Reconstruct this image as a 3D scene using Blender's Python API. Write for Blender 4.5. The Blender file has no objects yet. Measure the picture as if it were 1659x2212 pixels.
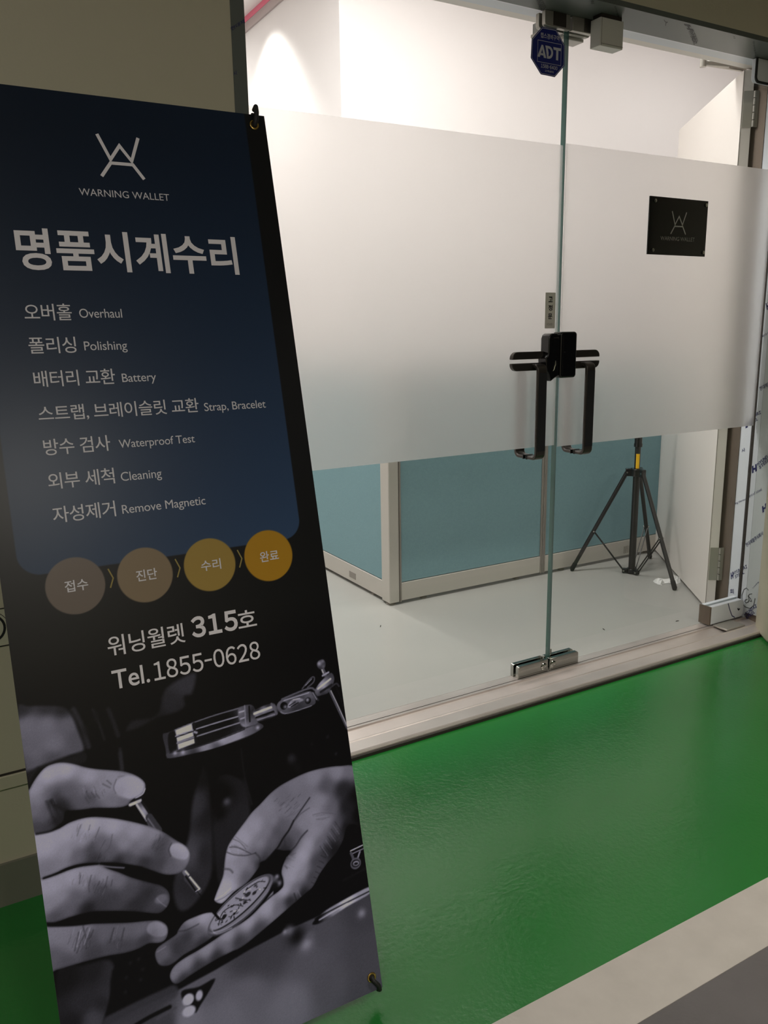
import bpy, bmesh, math, random
import numpy as np
from mathutils import Vector, Matrix

S = bpy.context.scene
COL = S.collection
PI = math.pi

# ------------------------------------------------------------------ camera
cam_d = bpy.data.cameras.new('camera')
cam = bpy.data.objects.new('camera', cam_d)
COL.objects.link(cam)
cam_d.sensor_fit = 'VERTICAL'
cam_d.sensor_height = 36.0
cam_d.sensor_width = 27.0
cam_d.lens = 28.8026
cam_d.clip_start = 0.02
R3 = [[0.8648914, 0.1209639, -0.4871659], [-0.5017412, 0.1797462, -0.8461365], [-0.0147858, 0.9762474, 0.2161535]]
cam.matrix_world = Matrix.Translation((0, 0, 1.2)) @ Matrix(R3).to_4x4()
S.camera = cam

# ------------------------------------------------------------------ colour management
S.view_settings.view_transform = 'Standard'
S.view_settings.look = 'None'
S.view_settings.exposure = 0.0
S.view_settings.gamma = 1.0
S.view_settings.use_curve_mapping = False
S.cycles.use_denoising = True
S.cycles.max_bounces = 14
S.cycles.transmission_bounces = 10
S.cycles.transparent_max_bounces = 16
S.cycles.sample_clamp_indirect = 6.0
S.cycles.blur_glossy = 0.3

# ------------------------------------------------------------------ world
W = bpy.data.worlds.new('world'); S.world = W
W.use_nodes = True
W.node_tree.nodes['Background'].inputs[0].default_value = (0.9, 0.92, 1.0, 1)
W.node_tree.nodes['Background'].inputs[1].default_value = 0.008

# ------------------------------------------------------------------ lamps
def area(name, loc, rot, sx, sy, power, color=(1, .965, .93), spread=PI):
    l = bpy.data.lights.new(name, 'AREA'); l.shape = 'RECTANGLE'
    l.size = sx; l.size_y = sy; l.energy = power; l.color = color; l.spread = spread
    o = bpy.data.objects.new(name, l); COL.objects.link(o)
    o.location = loc; o.rotation_euler = rot
    return o
def spot(name, loc, target, power, angle, blend, color=(1, .96, .92), r=.07):
    l = bpy.data.lights.new(name, 'SPOT'); l.energy = power; l.spot_size = angle; l.spot_blend = blend
    l.color = color; l.shadow_soft_size = r
    o = bpy.data.objects.new(name, l); COL.objects.link(o); o.location = loc
    d = Vector(target) - Vector(loc)
    o.rotation_euler = d.to_track_quat('-Z', 'Y').to_euler()
    return o
WARM = (1, .965, .948)
# shop interior: ceiling lamps, plus one added fill
area('shop_light', (1.9, 2.62, 2.86), (0, 0, 0), 1.2, .2, 23, WARM)
area('shop_light', (3.95, 2.75, 2.86), (0, 0, 0), 1.0, .2, 9, WARM)  # added fill without a known fixture, brightens the right of the shop wall
area('shop_light', (.8, 2.9, 2.86), (0, 0, 0), 1.0, .35, 27, WARM)
area('shop_light', (1.0, 5.2, 2.86), (0, 0, 0), .9, .3, 30, WARM)
spot('shop_downlight', (1.66, 4.36, 2.84), (1.80, 4.38, 1.0), 105, math.radians(100), .85)
# corridor: ceiling lamps, plus one added fill
CORR = (1, .95, .86)
area('corridor_light', (2.75, -.55, 2.62), (0, 0, 0), 1.2, .3, 36, CORR, math.radians(125))
area('corridor_light', (-.75, -.70, 2.62), (0, 0, 0), .9, .3, 24, CORR, math.radians(168))  # added fill to brighten the cream wall behind the banner
area('corridor_light', (.55, -3.15, 2.62), (0, 0, 0), .5, .6, 44, CORR)

# ------------------------------------------------------------------ materials
def lin(c):
    c = c/255.0
    return c/12.92 if c <= .04045 else ((c+.055)/1.055)**2.4
def rgb(r, g, b, k=1.0):
    return (min(1, lin(r)*k), min(1, lin(g)*k), min(1, lin(b)*k), 1)
def mat(name, color, rough=.5, metal=0.0, spec=.5, coat=0.0, noise=None, bump=None, brushed=None):
    m = bpy.data.materials.new(name); m.use_nodes = True
    nt = m.node_tree; p = nt.nodes['Principled BSDF']
    p.inputs['Base Color'].default_value = color
    p.inputs['Roughness'].default_value = rough
    p.inputs['Metallic'].default_value = metal
    p.inputs['Specular IOR Level'].default_value = spec
    p.inputs['Coat Weight'].default_value = coat
    tc = nt.nodes.new('ShaderNodeTexCoord')
    if noise:
        sc, amt, col2 = noise
        n = nt.nodes.new('ShaderNodeTexNoise'); n.inputs['Scale'].default_value = sc; n.inputs['Detail'].default_value = 6
        nt.links.new(tc.outputs['Object'], n.inputs['Vector'])
        r = nt.nodes.new('ShaderNodeMapRange'); r.inputs[1].default_value = .35; r.inputs[2].default_value = .7
        r.inputs[3].default_value = 0; r.inputs[4].default_value = amt
        nt.links.new(n.outputs['Fac'], r.inputs[0])
        mx = nt.nodes.new('ShaderNodeMix'); mx.data_type = 'RGBA'
        mx.inputs[6].default_value = color; mx.inputs[7].default_value = col2
        nt.links.new(r.outputs[0], mx.inputs[0]); nt.links.new(mx.outputs[2], p.inputs['Base Color'])
    if bump:
        hgt = None
        for (sc, st, stretch) in bump:
            n = nt.nodes.new('ShaderNodeTexNoise'); n.inputs['Scale'].default_value = sc; n.inputs['Detail'].default_value = 3
            mp = nt.nodes.new('ShaderNodeMapping'); mp.inputs['Scale'].default_value = stretch
            nt.links.new(tc.outputs['Object'], mp.inputs['Vector']); nt.links.new(mp.outputs[0], n.inputs['Vector'])
            b = nt.nodes.new('ShaderNodeBump'); b.inputs['Strength'].default_value = st; b.inputs['Distance'].default_value = .01
            nt.links.new(n.outputs['Fac'], b.inputs['Height'])
            if hgt: nt.links.new(hgt.outputs[0], b.inputs['Normal'])
            hgt = b
        nt.links.new(hgt.outputs[0], p.inputs['Normal'])
    return m

M = {}
M['green'] = mat('green_epoxy', (.018, .185, .030, 1), .17, spec=.5, noise=(1.7, .55, (.026, .215, .042, 1)), bump=[(85, .09, (1, 1, 1)), (7, .10, (1, 1, 1))])
M['grey_floor'] = mat('grey_epoxy', rgb(112, 108, 108), .45, noise=(9, .5, rgb(96, 93, 92)), bump=[(120, .1, (1, 1, 1))])
M['stripe'] = mat('white_floor_paint', rgb(205, 198, 190), .5, noise=(14, .35, rgb(180, 174, 166)), bump=[(60, .08, (1, 1, 1))])
M['shop_floor'] = mat('pale_grey_epoxy', rgb(166, 165, 160), .3, spec=.35, noise=(2.2, .4, rgb(158, 157, 153)), bump=[(40, .03, (1, 1, 1))])
M['olive_wall'] = mat('cream_wall_paint', rgb(196, 190, 168), .5, noise=(3, .3, rgb(186, 181, 158)), bump=[(180, .03, (1, 1, 1))])
M['baseboard'] = mat('grey_baseboard_paint', rgb(120, 120, 108), .5)
M['white_wall'] = mat('white_wall_paint', rgb(236, 231, 229), .7)
M['ceiling'] = mat('ceiling_paint', rgb(205, 200, 192), .8)
M['pink'] = mat('pink_trim_paint', rgb(236, 120, 145), .6)
M['mauve'] = mat('grey_trim_paint', rgb(186, 172, 170), .6)
M['film_steel'] = mat('film_wrapped_steel', rgb(98, 104, 100), .38, metal=.15, noise=(5, .3, rgb(86, 92, 88)))
M['film_white'] = mat('white_protective_film', rgb(222, 226, 232), .35, noise=(5, .3, rgb(206, 212, 220)))
M['steel'] = mat('brushed_steel', rgb(222, 212, 206), .3, metal=.6, noise=(6, .5, rgb(196, 186, 180)), bump=[(40, .08, (1, 60, 1))])
M['steel_dark'] = mat('dull_brown_steel', rgb(120, 108, 96), .4, metal=.6)
M['gap'] = mat('dark_gap', rgb(48, 42, 36), .7)
M['chrome'] = mat('polished_chrome', rgb(172, 174, 168), .07, metal=1.0)
M['satin'] = mat('satin_hinge_steel', rgb(176, 172, 164), .35, metal=.6)
M['black_metal'] = mat('black_anodised_metal', (.012, .011, .011, 1), .3, spec=.6)
M['black_plastic'] = mat('black_gloss_plastic', (.006, .006, .007, 1), .16, spec=.55)
M['handle'] = mat('dark_bronze_metal', (.075, .066, .06, 1), .3, metal=.7)
M['handle_face'] = mat('matt_black_metal', (.012, .012, .015, 1), .45)
M['alu'] = mat('partition_aluminium', rgb(198, 194, 186), .45, metal=.25)
M['alu_dark'] = mat('partition_trim_grey', rgb(140, 134, 126), .5)
M['teal'] = mat('teal_grey_fabric', rgb(130, 164, 171), .85, spec=.2, noise=(140, .4, rgb(118, 151, 158)), bump=[(220, .25, (1, 1, 4))])
M['door_white'] = mat('white_painted_steel_door', rgb(238, 231, 224), .42)
M['yellow'] = mat('yellow_tag', rgb(235, 185, 25), .5)
M['brass'] = mat('brass_grommet', rgb(190, 160, 90), .25, metal=1.0)
M['navy_ink'] = mat('navy_film_ink', rgb(28, 32, 92), .5)
M['black_ink'] = mat('black_ink', rgb(22, 22, 26), .5)
M['adt_blue'] = mat('sticker_blue', rgb(22, 34, 120), .35)
M['adt_white'] = mat('sticker_white', rgb(205, 205, 215), .4)
M['label_silver'] = mat('silver_label', rgb(226, 222, 214), .4)
M['plaque_black'] = mat('black_acrylic', (.006, .006, .006, 1), .12, spec=.4)
M['plaque_ink'] = mat('silver_lettering', rgb(170, 170, 165), .45)
M['plaque_text'] = mat('dull_silver_lettering', rgb(150, 148, 142), .45)
M['paper'] = mat('pale_notice_paper', rgb(196, 194, 172), .55)
M['plastic_scrap'] = mat('crumpled_plastic', rgb(225, 225, 222), .3)
M['white_print'] = mat('banner_white_ink', (.80, .78, .82, 1), .45, spec=.25)
M['pale_print'] = mat('banner_pale_ink', (.68, .67, .71, 1), .45, spec=.25)
M['rubber'] = mat('black_rubber', (.01, .01, .01, 1), .6)
M['white_box'] = mat('white_plastic', rgb(214, 212, 204), .4)
M['grey_plate'] = mat('grey_plastic', rgb(150, 150, 146), .5)

def glass_mat():
    m = bpy.data.materials.new('clear_glass'); m.use_nodes = True
    nt = m.node_tree; nt.nodes.clear()
    out = nt.nodes.new('ShaderNodeOutputMaterial')
    tr = nt.nodes.new('ShaderNodeBsdfTransparent'); tr.inputs[0].default_value = (.965, .98, .972, 1)
    gl = nt.nodes.new('ShaderNodeBsdfGlossy'); gl.inputs['Roughness'].default_value = .02
    fr = nt.nodes.new('ShaderNodeFresnel'); fr.inputs[0].default_value = 1.38
    mx = nt.nodes.new('ShaderNodeMixShader')
    ge = nt.nodes.new('ShaderNodeNewGeometry'); iv = nt.nodes.new('ShaderNodeMath'); iv.operation = 'SUBTRACT'; iv.inputs[0].default_value = 1
    nt.links.new(ge.outputs['Backfacing'], iv.inputs[1])          # the reflection belongs to the outer faces of the pane
    mu = nt.nodes.new('ShaderNodeMath'); mu.operation = 'MULTIPLY'
    nt.links.new(fr.outputs[0], mu.inputs[0]); nt.links.new(iv.outputs[0], mu.inputs[1])
    nt.links.new(mu.outputs[0], mx.inputs[0]); nt.links.new(tr.outputs[0], mx.inputs[1]); nt.links.new(gl.outputs[0], mx.inputs[2])
    nt.links.new(mx.outputs[0], out.inputs[0])
    return m
M['glass'] = glass_mat()
M['glass_edge'] = mat('green_glass_edge', (.055, .13, .11, 1), .12, spec=.6)
def film_mat():
    m = bpy.data.materials.new('frosted_film'); m.use_nodes = True
    nt = m.node_tree; nt.nodes.clear()
    out = nt.nodes.new('ShaderNodeOutputMaterial')
    g = nt.nodes.new('ShaderNodeBsdfGlass'); g.distribution = 'MULTI_GGX'
    g.inputs['Color'].default_value = (.985, .975, .97, 1); g.inputs['Roughness'].default_value = .38; g.inputs['IOR'].default_value = 1.38
    d = nt.nodes.new('ShaderNodeBsdfDiffuse'); d.inputs[0].default_value = (.82, .81, .8, 1)
    t = nt.nodes.new('ShaderNodeBsdfTranslucent'); t.inputs[0].default_value = (.95, .93, .92, 1)
    a = nt.nodes.new('ShaderNodeMixShader'); a.inputs[0].default_value = .6
    nt.links.new(d.outputs[0], a.inputs[1]); nt.links.new(t.outputs[0], a.inputs[2])
    b = nt.nodes.new('ShaderNodeMixShader'); b.inputs[0].default_value = .24
    nt.links.new(g.outputs[0], b.inputs[1]); nt.links.new(a.outputs[0], b.inputs[2])
    nt.links.new(b.outputs[0], out.inputs[0])
    return m
M['film'] = film_mat()

# ------------------------------------------------------------------ mesh helpers
def BM(): return bmesh.new()
def box(bm, x0, x1, y0, y1, z0, z1):
    vs = [bm.verts.new(p) for p in ((x0,y0,z0),(x1,y0,z0),(x1,y1,z0),(x0,y1,z0),(x0,y0,z1),(x1,y0,z1),(x1,y1,z1),(x0,y1,z1))]
    fs = []
    for q in ((0,3,2,1),(4,5,6,7),(0,1,5,4),(1,2,6,5),(2,3,7,6),(3,0,4,7)):
        fs.append(bm.faces.new([vs[i] for i in q]))
    return fs
def obox(bm, o, ex, ey, ez):
    o, ex, ey, ez = map(Vector, (o, ex, ey, ez))
    P = [o, o+ex, o+ex+ey, o+ey, o+ez, o+ex+ez, o+ex+ey+ez, o+ey+ez]
    vs = [bm.verts.new(p) for p in P]
    for q in ((0,3,2,1),(4,5,6,7),(0,1,5,4),(1,2,6,5),(2,3,7,6),(3,0,4,7)):
        bm.faces.new([vs[i] for i in q])
def prism(bm, pts, o, eu, ev, en):
    # polygon pts (u,v) in the plane o+u*eu+v*ev, extruded by en
    o, eu, ev, en = map(Vector, (o, eu, ev, en))
    a = [bm.verts.new(o+eu*u+ev*v) for u, v in pts]
    b = [bm.verts.new(o+eu*u+ev*v+en) for u, v in pts]
    n = len(pts)
    bm.faces.new(a); bm.faces.new(b[::-1])
    for i in range(n):
        j = (i+1) % n
        bm.faces.new((a[j], a[i], b[i], b[j]))
def frame_of(d):
    d = d.normalized()
    a = Vector((0, 0, 1)) if abs(d.z) < .9 else Vector((1, 0, 0))
    u = d.cross(a).normalized(); v = d.cross(u).normalized()
    return u, v
def tube(bm, pts, r, seg=12, cap=True):
    pts = [Vector(p) for p in pts]; n = len(pts)
    rs = r if isinstance(r, (list, tuple)) else [r]*n
    rings = []; u = None
    for i, p in enumerate(pts):
        d = (pts[min(i+1, n-1)] - pts[max(i-1, 0)])
        if u is None: u, v = frame_of(d)
        else:
            dn = d.normalized(); u = (u - dn*u.dot(dn)).normalized(); v = dn.cross(u).normalized()
        rings.append([bm.verts.new(p + u*math.cos(2*PI*k/seg)*rs[i] + v*math.sin(2*PI*k/seg)*rs[i]) for k in range(seg)])
    for a, b in zip(rings, rings[1:]):
        for k in range(seg):
            bm.faces.new((a[k], a[(k+1) % seg], b[(k+1) % seg], b[k]))
    if cap:
        bm.faces.new(rings[0][::-1]); bm.faces.new(rings[-1])
def cyl(bm, p0, p1, r, seg=20): tube(bm, [p0, p1], r, seg)
def lathe(bm, base, axis, prof, seg=24):
    # prof: (dist along axis, radius)
    axis = Vector(axis).normalized(); base = Vector(base); u, v = frame_of(axis); rings = []
    for d, r in prof:
        rings.append([bm.verts.new(base + axis*d + (u*math.cos(2*PI*k/seg) + v*math.sin(2*PI*k/seg))*max(r, 1e-5)) for k in range(seg)])
    for a, b in zip(rings, rings[1:]):
        for k in range(seg): bm.faces.new((a[k], a[(k+1) % seg], b[(k+1) % seg], b[k]))
    bm.faces.new(rings[0][::-1]); bm.faces.new(rings[-1])
def rrect(x0, x1, y0, y1, r, n=5, corners=(1, 1, 1, 1)):
    out = []
    for (cx, cy, a, k) in ((x0+r, y0+r, PI, 0), (x1-r, y0+r, 1.5*PI, 1), (x1-r, y1-r, 0, 2), (x0+r, y1-r, .5*PI, 3)):
        if corners[k]:
            for i in range(n+1):
                t = a + i*.5*PI/n; out.append((cx+r*math.cos(t), cy+r*math.sin(t)))
        else:
            out.append(((x0, x1, x1, x0)[k], (y0, y0, y1, y1)[k]))
    return out
ORG = {}
def obj(name, bm, m, parent=None, bevel=0, seg=2, smooth=False, loc=None):
    bmesh.ops.recalc_face_normals(bm, faces=bm.faces)
    me = bpy.data.meshes.new(name)
    org = Vector(ORG[parent.name]) if parent else (Vector(loc) if loc is not None else Vector((0, 0, 0)))
    if org.length: bmesh.ops.translate(bm, verts=bm.verts, vec=-org)
    bm.to_mesh(me); bm.free()
    o = bpy.data.objects.new(name, me); COL.objects.link(o)
    for mm in (m if isinstance(m, (list, tuple)) else [m]): me.materials.append(mm)
    if parent: o.parent = parent
    else: o.location = org
    ORG[o.name] = org
    if bevel:
        b = o.modifiers.new('bevel', 'BEVEL'); b.width = bevel; b.segments = seg; b.limit_method = 'ANGLE'; b.angle_limit = math.radians(40)
    if smooth or bevel:
        for p in me.polygons: p.use_smooth = True
        try: me.set_sharp_from_angle(angle=math.radians(38))
        except Exception: pass
    return o
def tag(o, label=None, cat=None, group=None, kind=None):
    if label: o['label'] = label
    if cat: o['category'] = cat
    if group: o['group'] = group
    if kind: o['kind'] = kind
    return o
def thing(name, loc, label, cat, group=None):
    o = bpy.data.objects.new(name, None); COL.objects.link(o); o.location = loc
    o.empty_display_size = .05
    ORG[o.name] = Vector(loc)
    return tag(o, label, cat, group)
def struct(name, bm, m, label, cat, **k):
    return tag(obj(name, bm, m, **k), label, cat, kind='structure')
def B1(*a):
    bm = BM(); box(bm, *a); return bm

# text: ink of every string is fitted into origin + [0,1]*ex + [0,1]*ey
_cv = bpy.data.curves.new('text_source', 'FONT'); _to = bpy.data.objects.new('text_source', _cv); COL.objects.link(_to)
PLAIN = _cv.font
def glyphs(s, bold=0.0, spacing=1.0, plain=False):
    _cv.font = PLAIN
    _cv.body = s; _cv.offset = bold; _cv.resolution_u = 4; _cv.space_character = spacing
    dg = bpy.context.evaluated_depsgraph_get(); dg.update()
    me = bpy.data.meshes.new_from_object(_to.evaluated_get(dg))
    v = np.empty(len(me.vertices)*3, np.float32); me.vertices.foreach_get('co', v); v = v.reshape(-1, 3)[:, :2]
    f = [tuple(p.vertices) for p in me.polygons]
    bpy.data.meshes.remove(me)
    lo, hi = v.min(0), v.max(0)
    return (v-lo)/(hi-lo), f
def add_text(bm, s, o, ex, ey, bold=0.0, spacing=1.0, plain=False):
    v, f = glyphs(s, bold, spacing, plain)
    o, ex, ey = Vector(o), Vector(ex), Vector(ey)
    vs = [bm.verts.new(o + ex*float(a) + ey*float(b)) for a, b in v]
    for q in f:
        try: bm.faces.new([vs[i] for i in q])
        except ValueError: pass
def add_latin(bm, s, o, ex, ey, bold=0.0, gap=.09, space=.26):
    # set letter by letter from the sans serif that also draws the hangul
    x = 0.0; V = []; F = []
    for ch in s:
        if ch == ' ': x += space; continue
        _cv.font = PLAIN; _cv.body = chr(ord(ch)+0xFEE0); _cv.offset = bold; _cv.resolution_u = 4; _cv.space_character = 1
        dg = bpy.context.evaluated_depsgraph_get(); dg.update()
        me = bpy.data.meshes.new_from_object(_to.evaluated_get(dg))
        v = np.empty(len(me.vertices)*3, np.float32); me.vertices.foreach_get('co', v); v = v.reshape(-1, 3)[:, :2]
        lo = v[:, 0].min(); v = v - (lo, 0); n = sum(len(a) for a in V)
        if ch == '-': v = v*(.5, 1)
        F += [[i+n for i in p.vertices] for p in me.polygons]
        V.append(v+(x, 0)); x += v[:, 0].max()+gap; bpy.data.meshes.remove(me)
    v = np.concatenate(V); lo, hi = v.min(0), v.max(0); v = (v-lo)/(hi-lo)
    o, ex, ey = Vector(o), Vector(ex), Vector(ey)
    vs = [bm.verts.new(o + ex*float(a) + ey*float(b)) for a, b in v]
    for q in F:
        try: bm.faces.new([vs[i] for i in q])
        except ValueError: pass
def add_stroke(bm, pts, w, o, eu, ev):
    # flat stroked polyline on a plane
    o, eu, ev = Vector(o), Vector(eu), Vector(ev)
    P = [Vector((a, b)) for a, b in pts]; n = len(P); L = []; Rr = []
    for i in range(n):
        ds = []
        if i > 0: ds.append((P[i]-P[i-1]).normalized())
        if i < n-1: ds.append((P[i+1]-P[i]).normalized())
        t = sum(ds, Vector((0, 0))).normalized(); nn = Vector((-t.y, t.x))
        k = w/2/max(.5, nn.dot(Vector((-ds[0].y, ds[0].x))))
        L.append(P[i]+nn*k); Rr.append(P[i]-nn*k)
    l = [bm.verts.new(o+eu*p.x+ev*p.y) for p in L]; r = [bm.verts.new(o+eu*p.x+ev*p.y) for p in Rr]
    for i in range(n-1): bm.faces.new((l[i], l[i+1], r[i+1], r[i]))
def flat(name, bm, m, parent):
    return obj(name, bm, m, parent)

# ================================================================== corridor shell
struct('floor', B1(-4, 6, .967, 1.915, -.1, 0), M['green'], 'glossy green epoxy floor in front of the glass doors', 'floor')
struct('floor', B1(-4, .70, 1.915, 2.05, -.1, 0), M['green'], 'green floor strip under the cream wall', 'floor')
struct('trim_1', B1(-4, 6, .836, .967, -.1, .0012), M['stripe'], 'white painted stripe bordering the green floor', 'floor stripe')
struct('floor', B1(-4, 6, -4.2, .836, -.1, 0), M['grey_floor'], 'dark grey floor beyond the white stripe', 'floor')
struct('ceiling', B1(-4, 6, -4.2, 2.07, 2.7, 2.8), M['ceiling'], 'corridor ceiling above the doors', 'ceiling')
struct('wall_rear', B1(-4, 6, -4.3, -4.2, 0, 2.7), M['olive_wall'], 'cream corridor wall facing the glass doors', 'wall')
struct('wall_left', B1(-4, .668, 1.76, 2.05, 0, 2.7), M['olive_wall'], 'cream wall behind the dark banner', 'wall')
struct('baseboard_left', B1(-4, .668, 1.752, 1.76, 0, .098), M['baseboard'], 'grey baseboard at the foot of the cream wall', 'baseboard')
bm = BM(); box(bm, -4, .668, 1.754, 1.76, .268, .298)
struct('trim_2', bm, M['olive_wall'], 'cream rail low on the wall behind the banner', 'trim', bevel=.002)
struct('trim_3', B1(-4, .668, 1.7585, 1.76, .298, .3025), M['gap'], 'thin dark joint above the low cream rail', 'trim')
struct('wall_top', B1(.668, 6, 1.932, 2.094, 2.125, 2.9), M['olive_wall'], 'cream wall above the steel door head', 'wall')
bm = BM(); prism(bm, [(2.995, 2.03), (2.835, 1.952), (2.76, 1.85), (2.70, 1.70), (2.70, 1.60), (6, 1.60), (6, 2.03)], (0, 0, 0), (1, 0, 0), (0, 1, 0), (0, 0, 2.7))
struct('wall_right', bm, M['olive_wall'], 'cream pier at the hinge side of the white steel door', 'wall', bevel=.012)
# steel casing of the opening, still wrapped in printed film
fr1 = struct('door_frame', B1(.668, 2.995, 1.932, 2.0665, 2.110, 2.125), M['film_steel'], 'film wrapped steel head over the glass doors', 'door frame')
fr2 = struct('door_frame', B1(.668, .698, 1.758, 2.05, 0, 2.7), M['film_steel'], 'film wrapped steel edge beside the banner top', 'door frame')
bm = BM(); box(bm, 2.888, 2.99, 2.043, 2.128, 0, 2.122)
fr3 = struct('door_frame', bm, M['film_white'], 'white film wrapped jamb beside the plaque door', 'door frame')
bm = BM(); box(bm, 2.8885, 2.99, 1.97, 2.0425, .042, 2.110)
obj('glass_gap', B1(2.8865, 2.9, 2.066, 2.080, .02, 2.105), M['gap'], fr3)
M['film_jamb'] = mat('pale_protective_film', rgb(198, 203, 204), .35, noise=(5, .3, rgb(184, 190, 192)))
jamb2 = obj('film_sheet', bm, M['film_jamb'], fr3)
bm = BM(); box(bm, 2.895, 2.99, 1.97, 2.043, 0, .042); obj('bare_steel', bm, M['steel_dark'], fr3)
obj('inner_jamb', B1(2.885, 2.99, 2.128, 2.215, .02, 2.13), M['steel_dark'], fr3)
# sill profile
bm = BM()
prism(bm, [(1.905, .0), (1.905, .013), (1.908, .0185), (1.911, .0205), (1.914, .0205), (1.916, .0195), (1.964, .0195), (1.966, .0215), (1.970, .0215), (1.973, .013), (1.985, .0105), (2.000, .0125), (2.022, .0155), (2.036, .0165), (2.037, .0215), (2.041, .0215), (2.042, .0200), (2.076, .0200), (2.079, .019), (2.092, .019), (2.092, 0)],
      (.69, 0, 0), (0, 1, 0), (0, 0, 1), (2.215, 0, 0))
sill = struct('trim_4', bm, M['steel'], 'brushed steel sill under the two glass doors', 'door sill')
bm = BM(); box(bm, .69, 2.9, 1.898, 1.9052, 0, .009); obj('lip_shadow', bm, M['gap'], sill)  # dark strip painted in as the shadow under the sill's front lip
bm = BM(); box(bm, .69, 2.9, 2.0512, 2.0522, .0203, .0211); obj('joint', bm, M['gap'], sill)

# ================================================================== shop shell
struct('floor', B1(-1.0, 4.9, 2.092, 7.1, -.1, .0195), M['shop_floor'], 'pale grey shop floor behind the glass', 'floor')
struct('ceiling', B1(-1.0, 4.9, 2.05, 7.1, 2.9, 3.0), M['white_wall'], 'white shop ceiling', 'ceiling')
struct('wall_interior', B1(1.88, 4.9, 3.6, 7.1, .0195, 2.9), M['white_wall'], 'white shop wall behind the teal partition', 'wall')
struct('wall_far', B1(-1.0, 1.88, 7.0, 7.1, .0195, 2.9), M['white_wall'], 'white wall at the far end of the shop', 'wall')
struct('wall_side', B1(-1.1, -1.0, 2.05, 7.1, .0195, 2.9), M['white_wall'], 'white shop wall behind the banner side', 'wall')
struct('wall_hinge', B1(4.8, 4.9, 2.03, 3.6, .0195, 2.9), M['white_wall'], 'white shop wall beyond the open steel door', 'wall')
struct('wall_front', B1(-1.0, .668, 2.05, 2.09, 0, 2.9), M['white_wall'], 'white inner face of the shop front wall', 'wall')
struct('wall_head', B1(.668, 4.8, 2.094, 2.30, 2.2, 2.9), M['white_wall'], 'white inner face over the door opening', 'wall')
struct('wall_jamb', B1(2.99, 4.8, 2.03, 2.16, 0, 2.9), M['white_wall'], 'white inner face beside the hinge jamb', 'wall')
struct('trim_5', B1(1.866, 1.88, 3.6, 7.0, 2.872, 2.9), M['pink'], 'pink band along the top of the white shop wall', 'trim')
struct('trim_6', B1(1.869, 1.88, 3.6, 7.0, 2.828, 2.872), M['mauve'], 'grey band under the pink band on the shop wall', 'trim')
# head of the inner steel door frame, seen through the glass
bm = BM(); box(bm, .70, 2.99, 2.094, 2.150, 2.1245, 2.2)
fh = struct('door_frame', bm, M['film_white'], 'white steel head of the inner door frame', 'door frame')
bm = BM(); box(bm, .70, 2.99, 2.158, 2.20, 2.131, 2.2); obj('inner_stop', bm, M['door_white'], fh)
bm = BM(); box(bm, .70, 2.99, 2.150, 2.158, 2.130, 2.2); obj('groove', bm, M['alu_dark'], fh)

# ================================================================== glass doors
def leaf(name, x0, x1, label, fz0, fz1, fx0, fx1):
    d = thing(name, ((x0+x1)/2, 2.074, .022), label, 'door')
    d['kind'] = 'structure'
    bm = BM(); fs = box(bm, x0, x1, 2.068, 2.080, .024, 2.108)
    p = obj('glass_pane', bm, [M['glass'], M['glass_edge']], d)
    for f_ in p.data.polygons:
        if (f_.normal.x > .9 and x1 < 2) or (f_.normal.x < -.9 and x1 > 2): f_.material_index = 1
    obj('frosted_film', B1(fx0, fx1, 2.0662, 2.0674, fz0, fz1), M['film'], d)
    return d
door_l = leaf('door_1', .72, 1.849, 'fixed glass door with the blue octagon sticker and frosted band', .819, 1.750, .722, 1.847)
door_r = leaf('door_2', 1.859, 2.878, 'glass door carrying the black plaque and frosted band', .813, 1.757, 1.861, 2.877)

def ribbon(path, t):
    # closed outline of a band of thickness t along a 2-D path
    n = len(path); L = []; Rr = []
    for i in range(n):
        a = path[max(i-1, 0)]; b = path[min(i+1, n-1)]
        dx, dy = b[0]-a[0], b[1]-a[1]; l = math.hypot(dx, dy); nx, ny = -dy/l*t/2, dx/l*t/2
        L.append((path[i][0]+nx, path[i][1]+ny)); Rr.append((path[i][0]-nx, path[i][1]-ny))
    return L+Rr[::-1]
def arc(cx, cy, r, a0, a1, n=6):
    return [(cx+r*math.cos(math.radians(a0+(a1-a0)*i/n)), cy+r*math.sin(math.radians(a0+(a1-a0)*i/n))) for i in range(n+1)]
def pull(door, xc, side):
    # flat bar pull: out from the glass, down, and back to the glass
    g = 2.074 + side*.0066; f0 = 2.074 + side*.051
    r = .016
    path = [(g, 1.084)]
    if side < 0:
        path += arc(f0+r, 1.084-r, r, 90, 180) + arc(f0+r, .788+r, r, 180, 270)
    else:
        path += arc(f0-r, 1.084-r, r, 90, 0) + arc(f0-r, .788+r, r, 0, -90)
    path += [(g, .788)]
    bm = BM(); prism(bm, ribbon(path, .011), (xc-.019, 0, 0), (0, 1, 0), (0, 0, 1), (.038, 0, 0))
    h = obj('pull_handle', bm, M['handle'], door, bevel=.003)
    bm = BM(); yf = f0 + side*.0058
    box(bm, xc-.0165, xc+.0165, min(yf, yf+side*.0008), max(yf, yf+side*.0008), .812, 1.062)
    obj('grip_face', bm, M['handle_face'], h)
    bm = BM(); box(bm, xc-.0205, xc+.0205, min(g, g+side*.003), max(g, g+side*.003), .7815, .7945)
    obj('joint_ring', bm, M['black_metal'], h)
    return h
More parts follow.
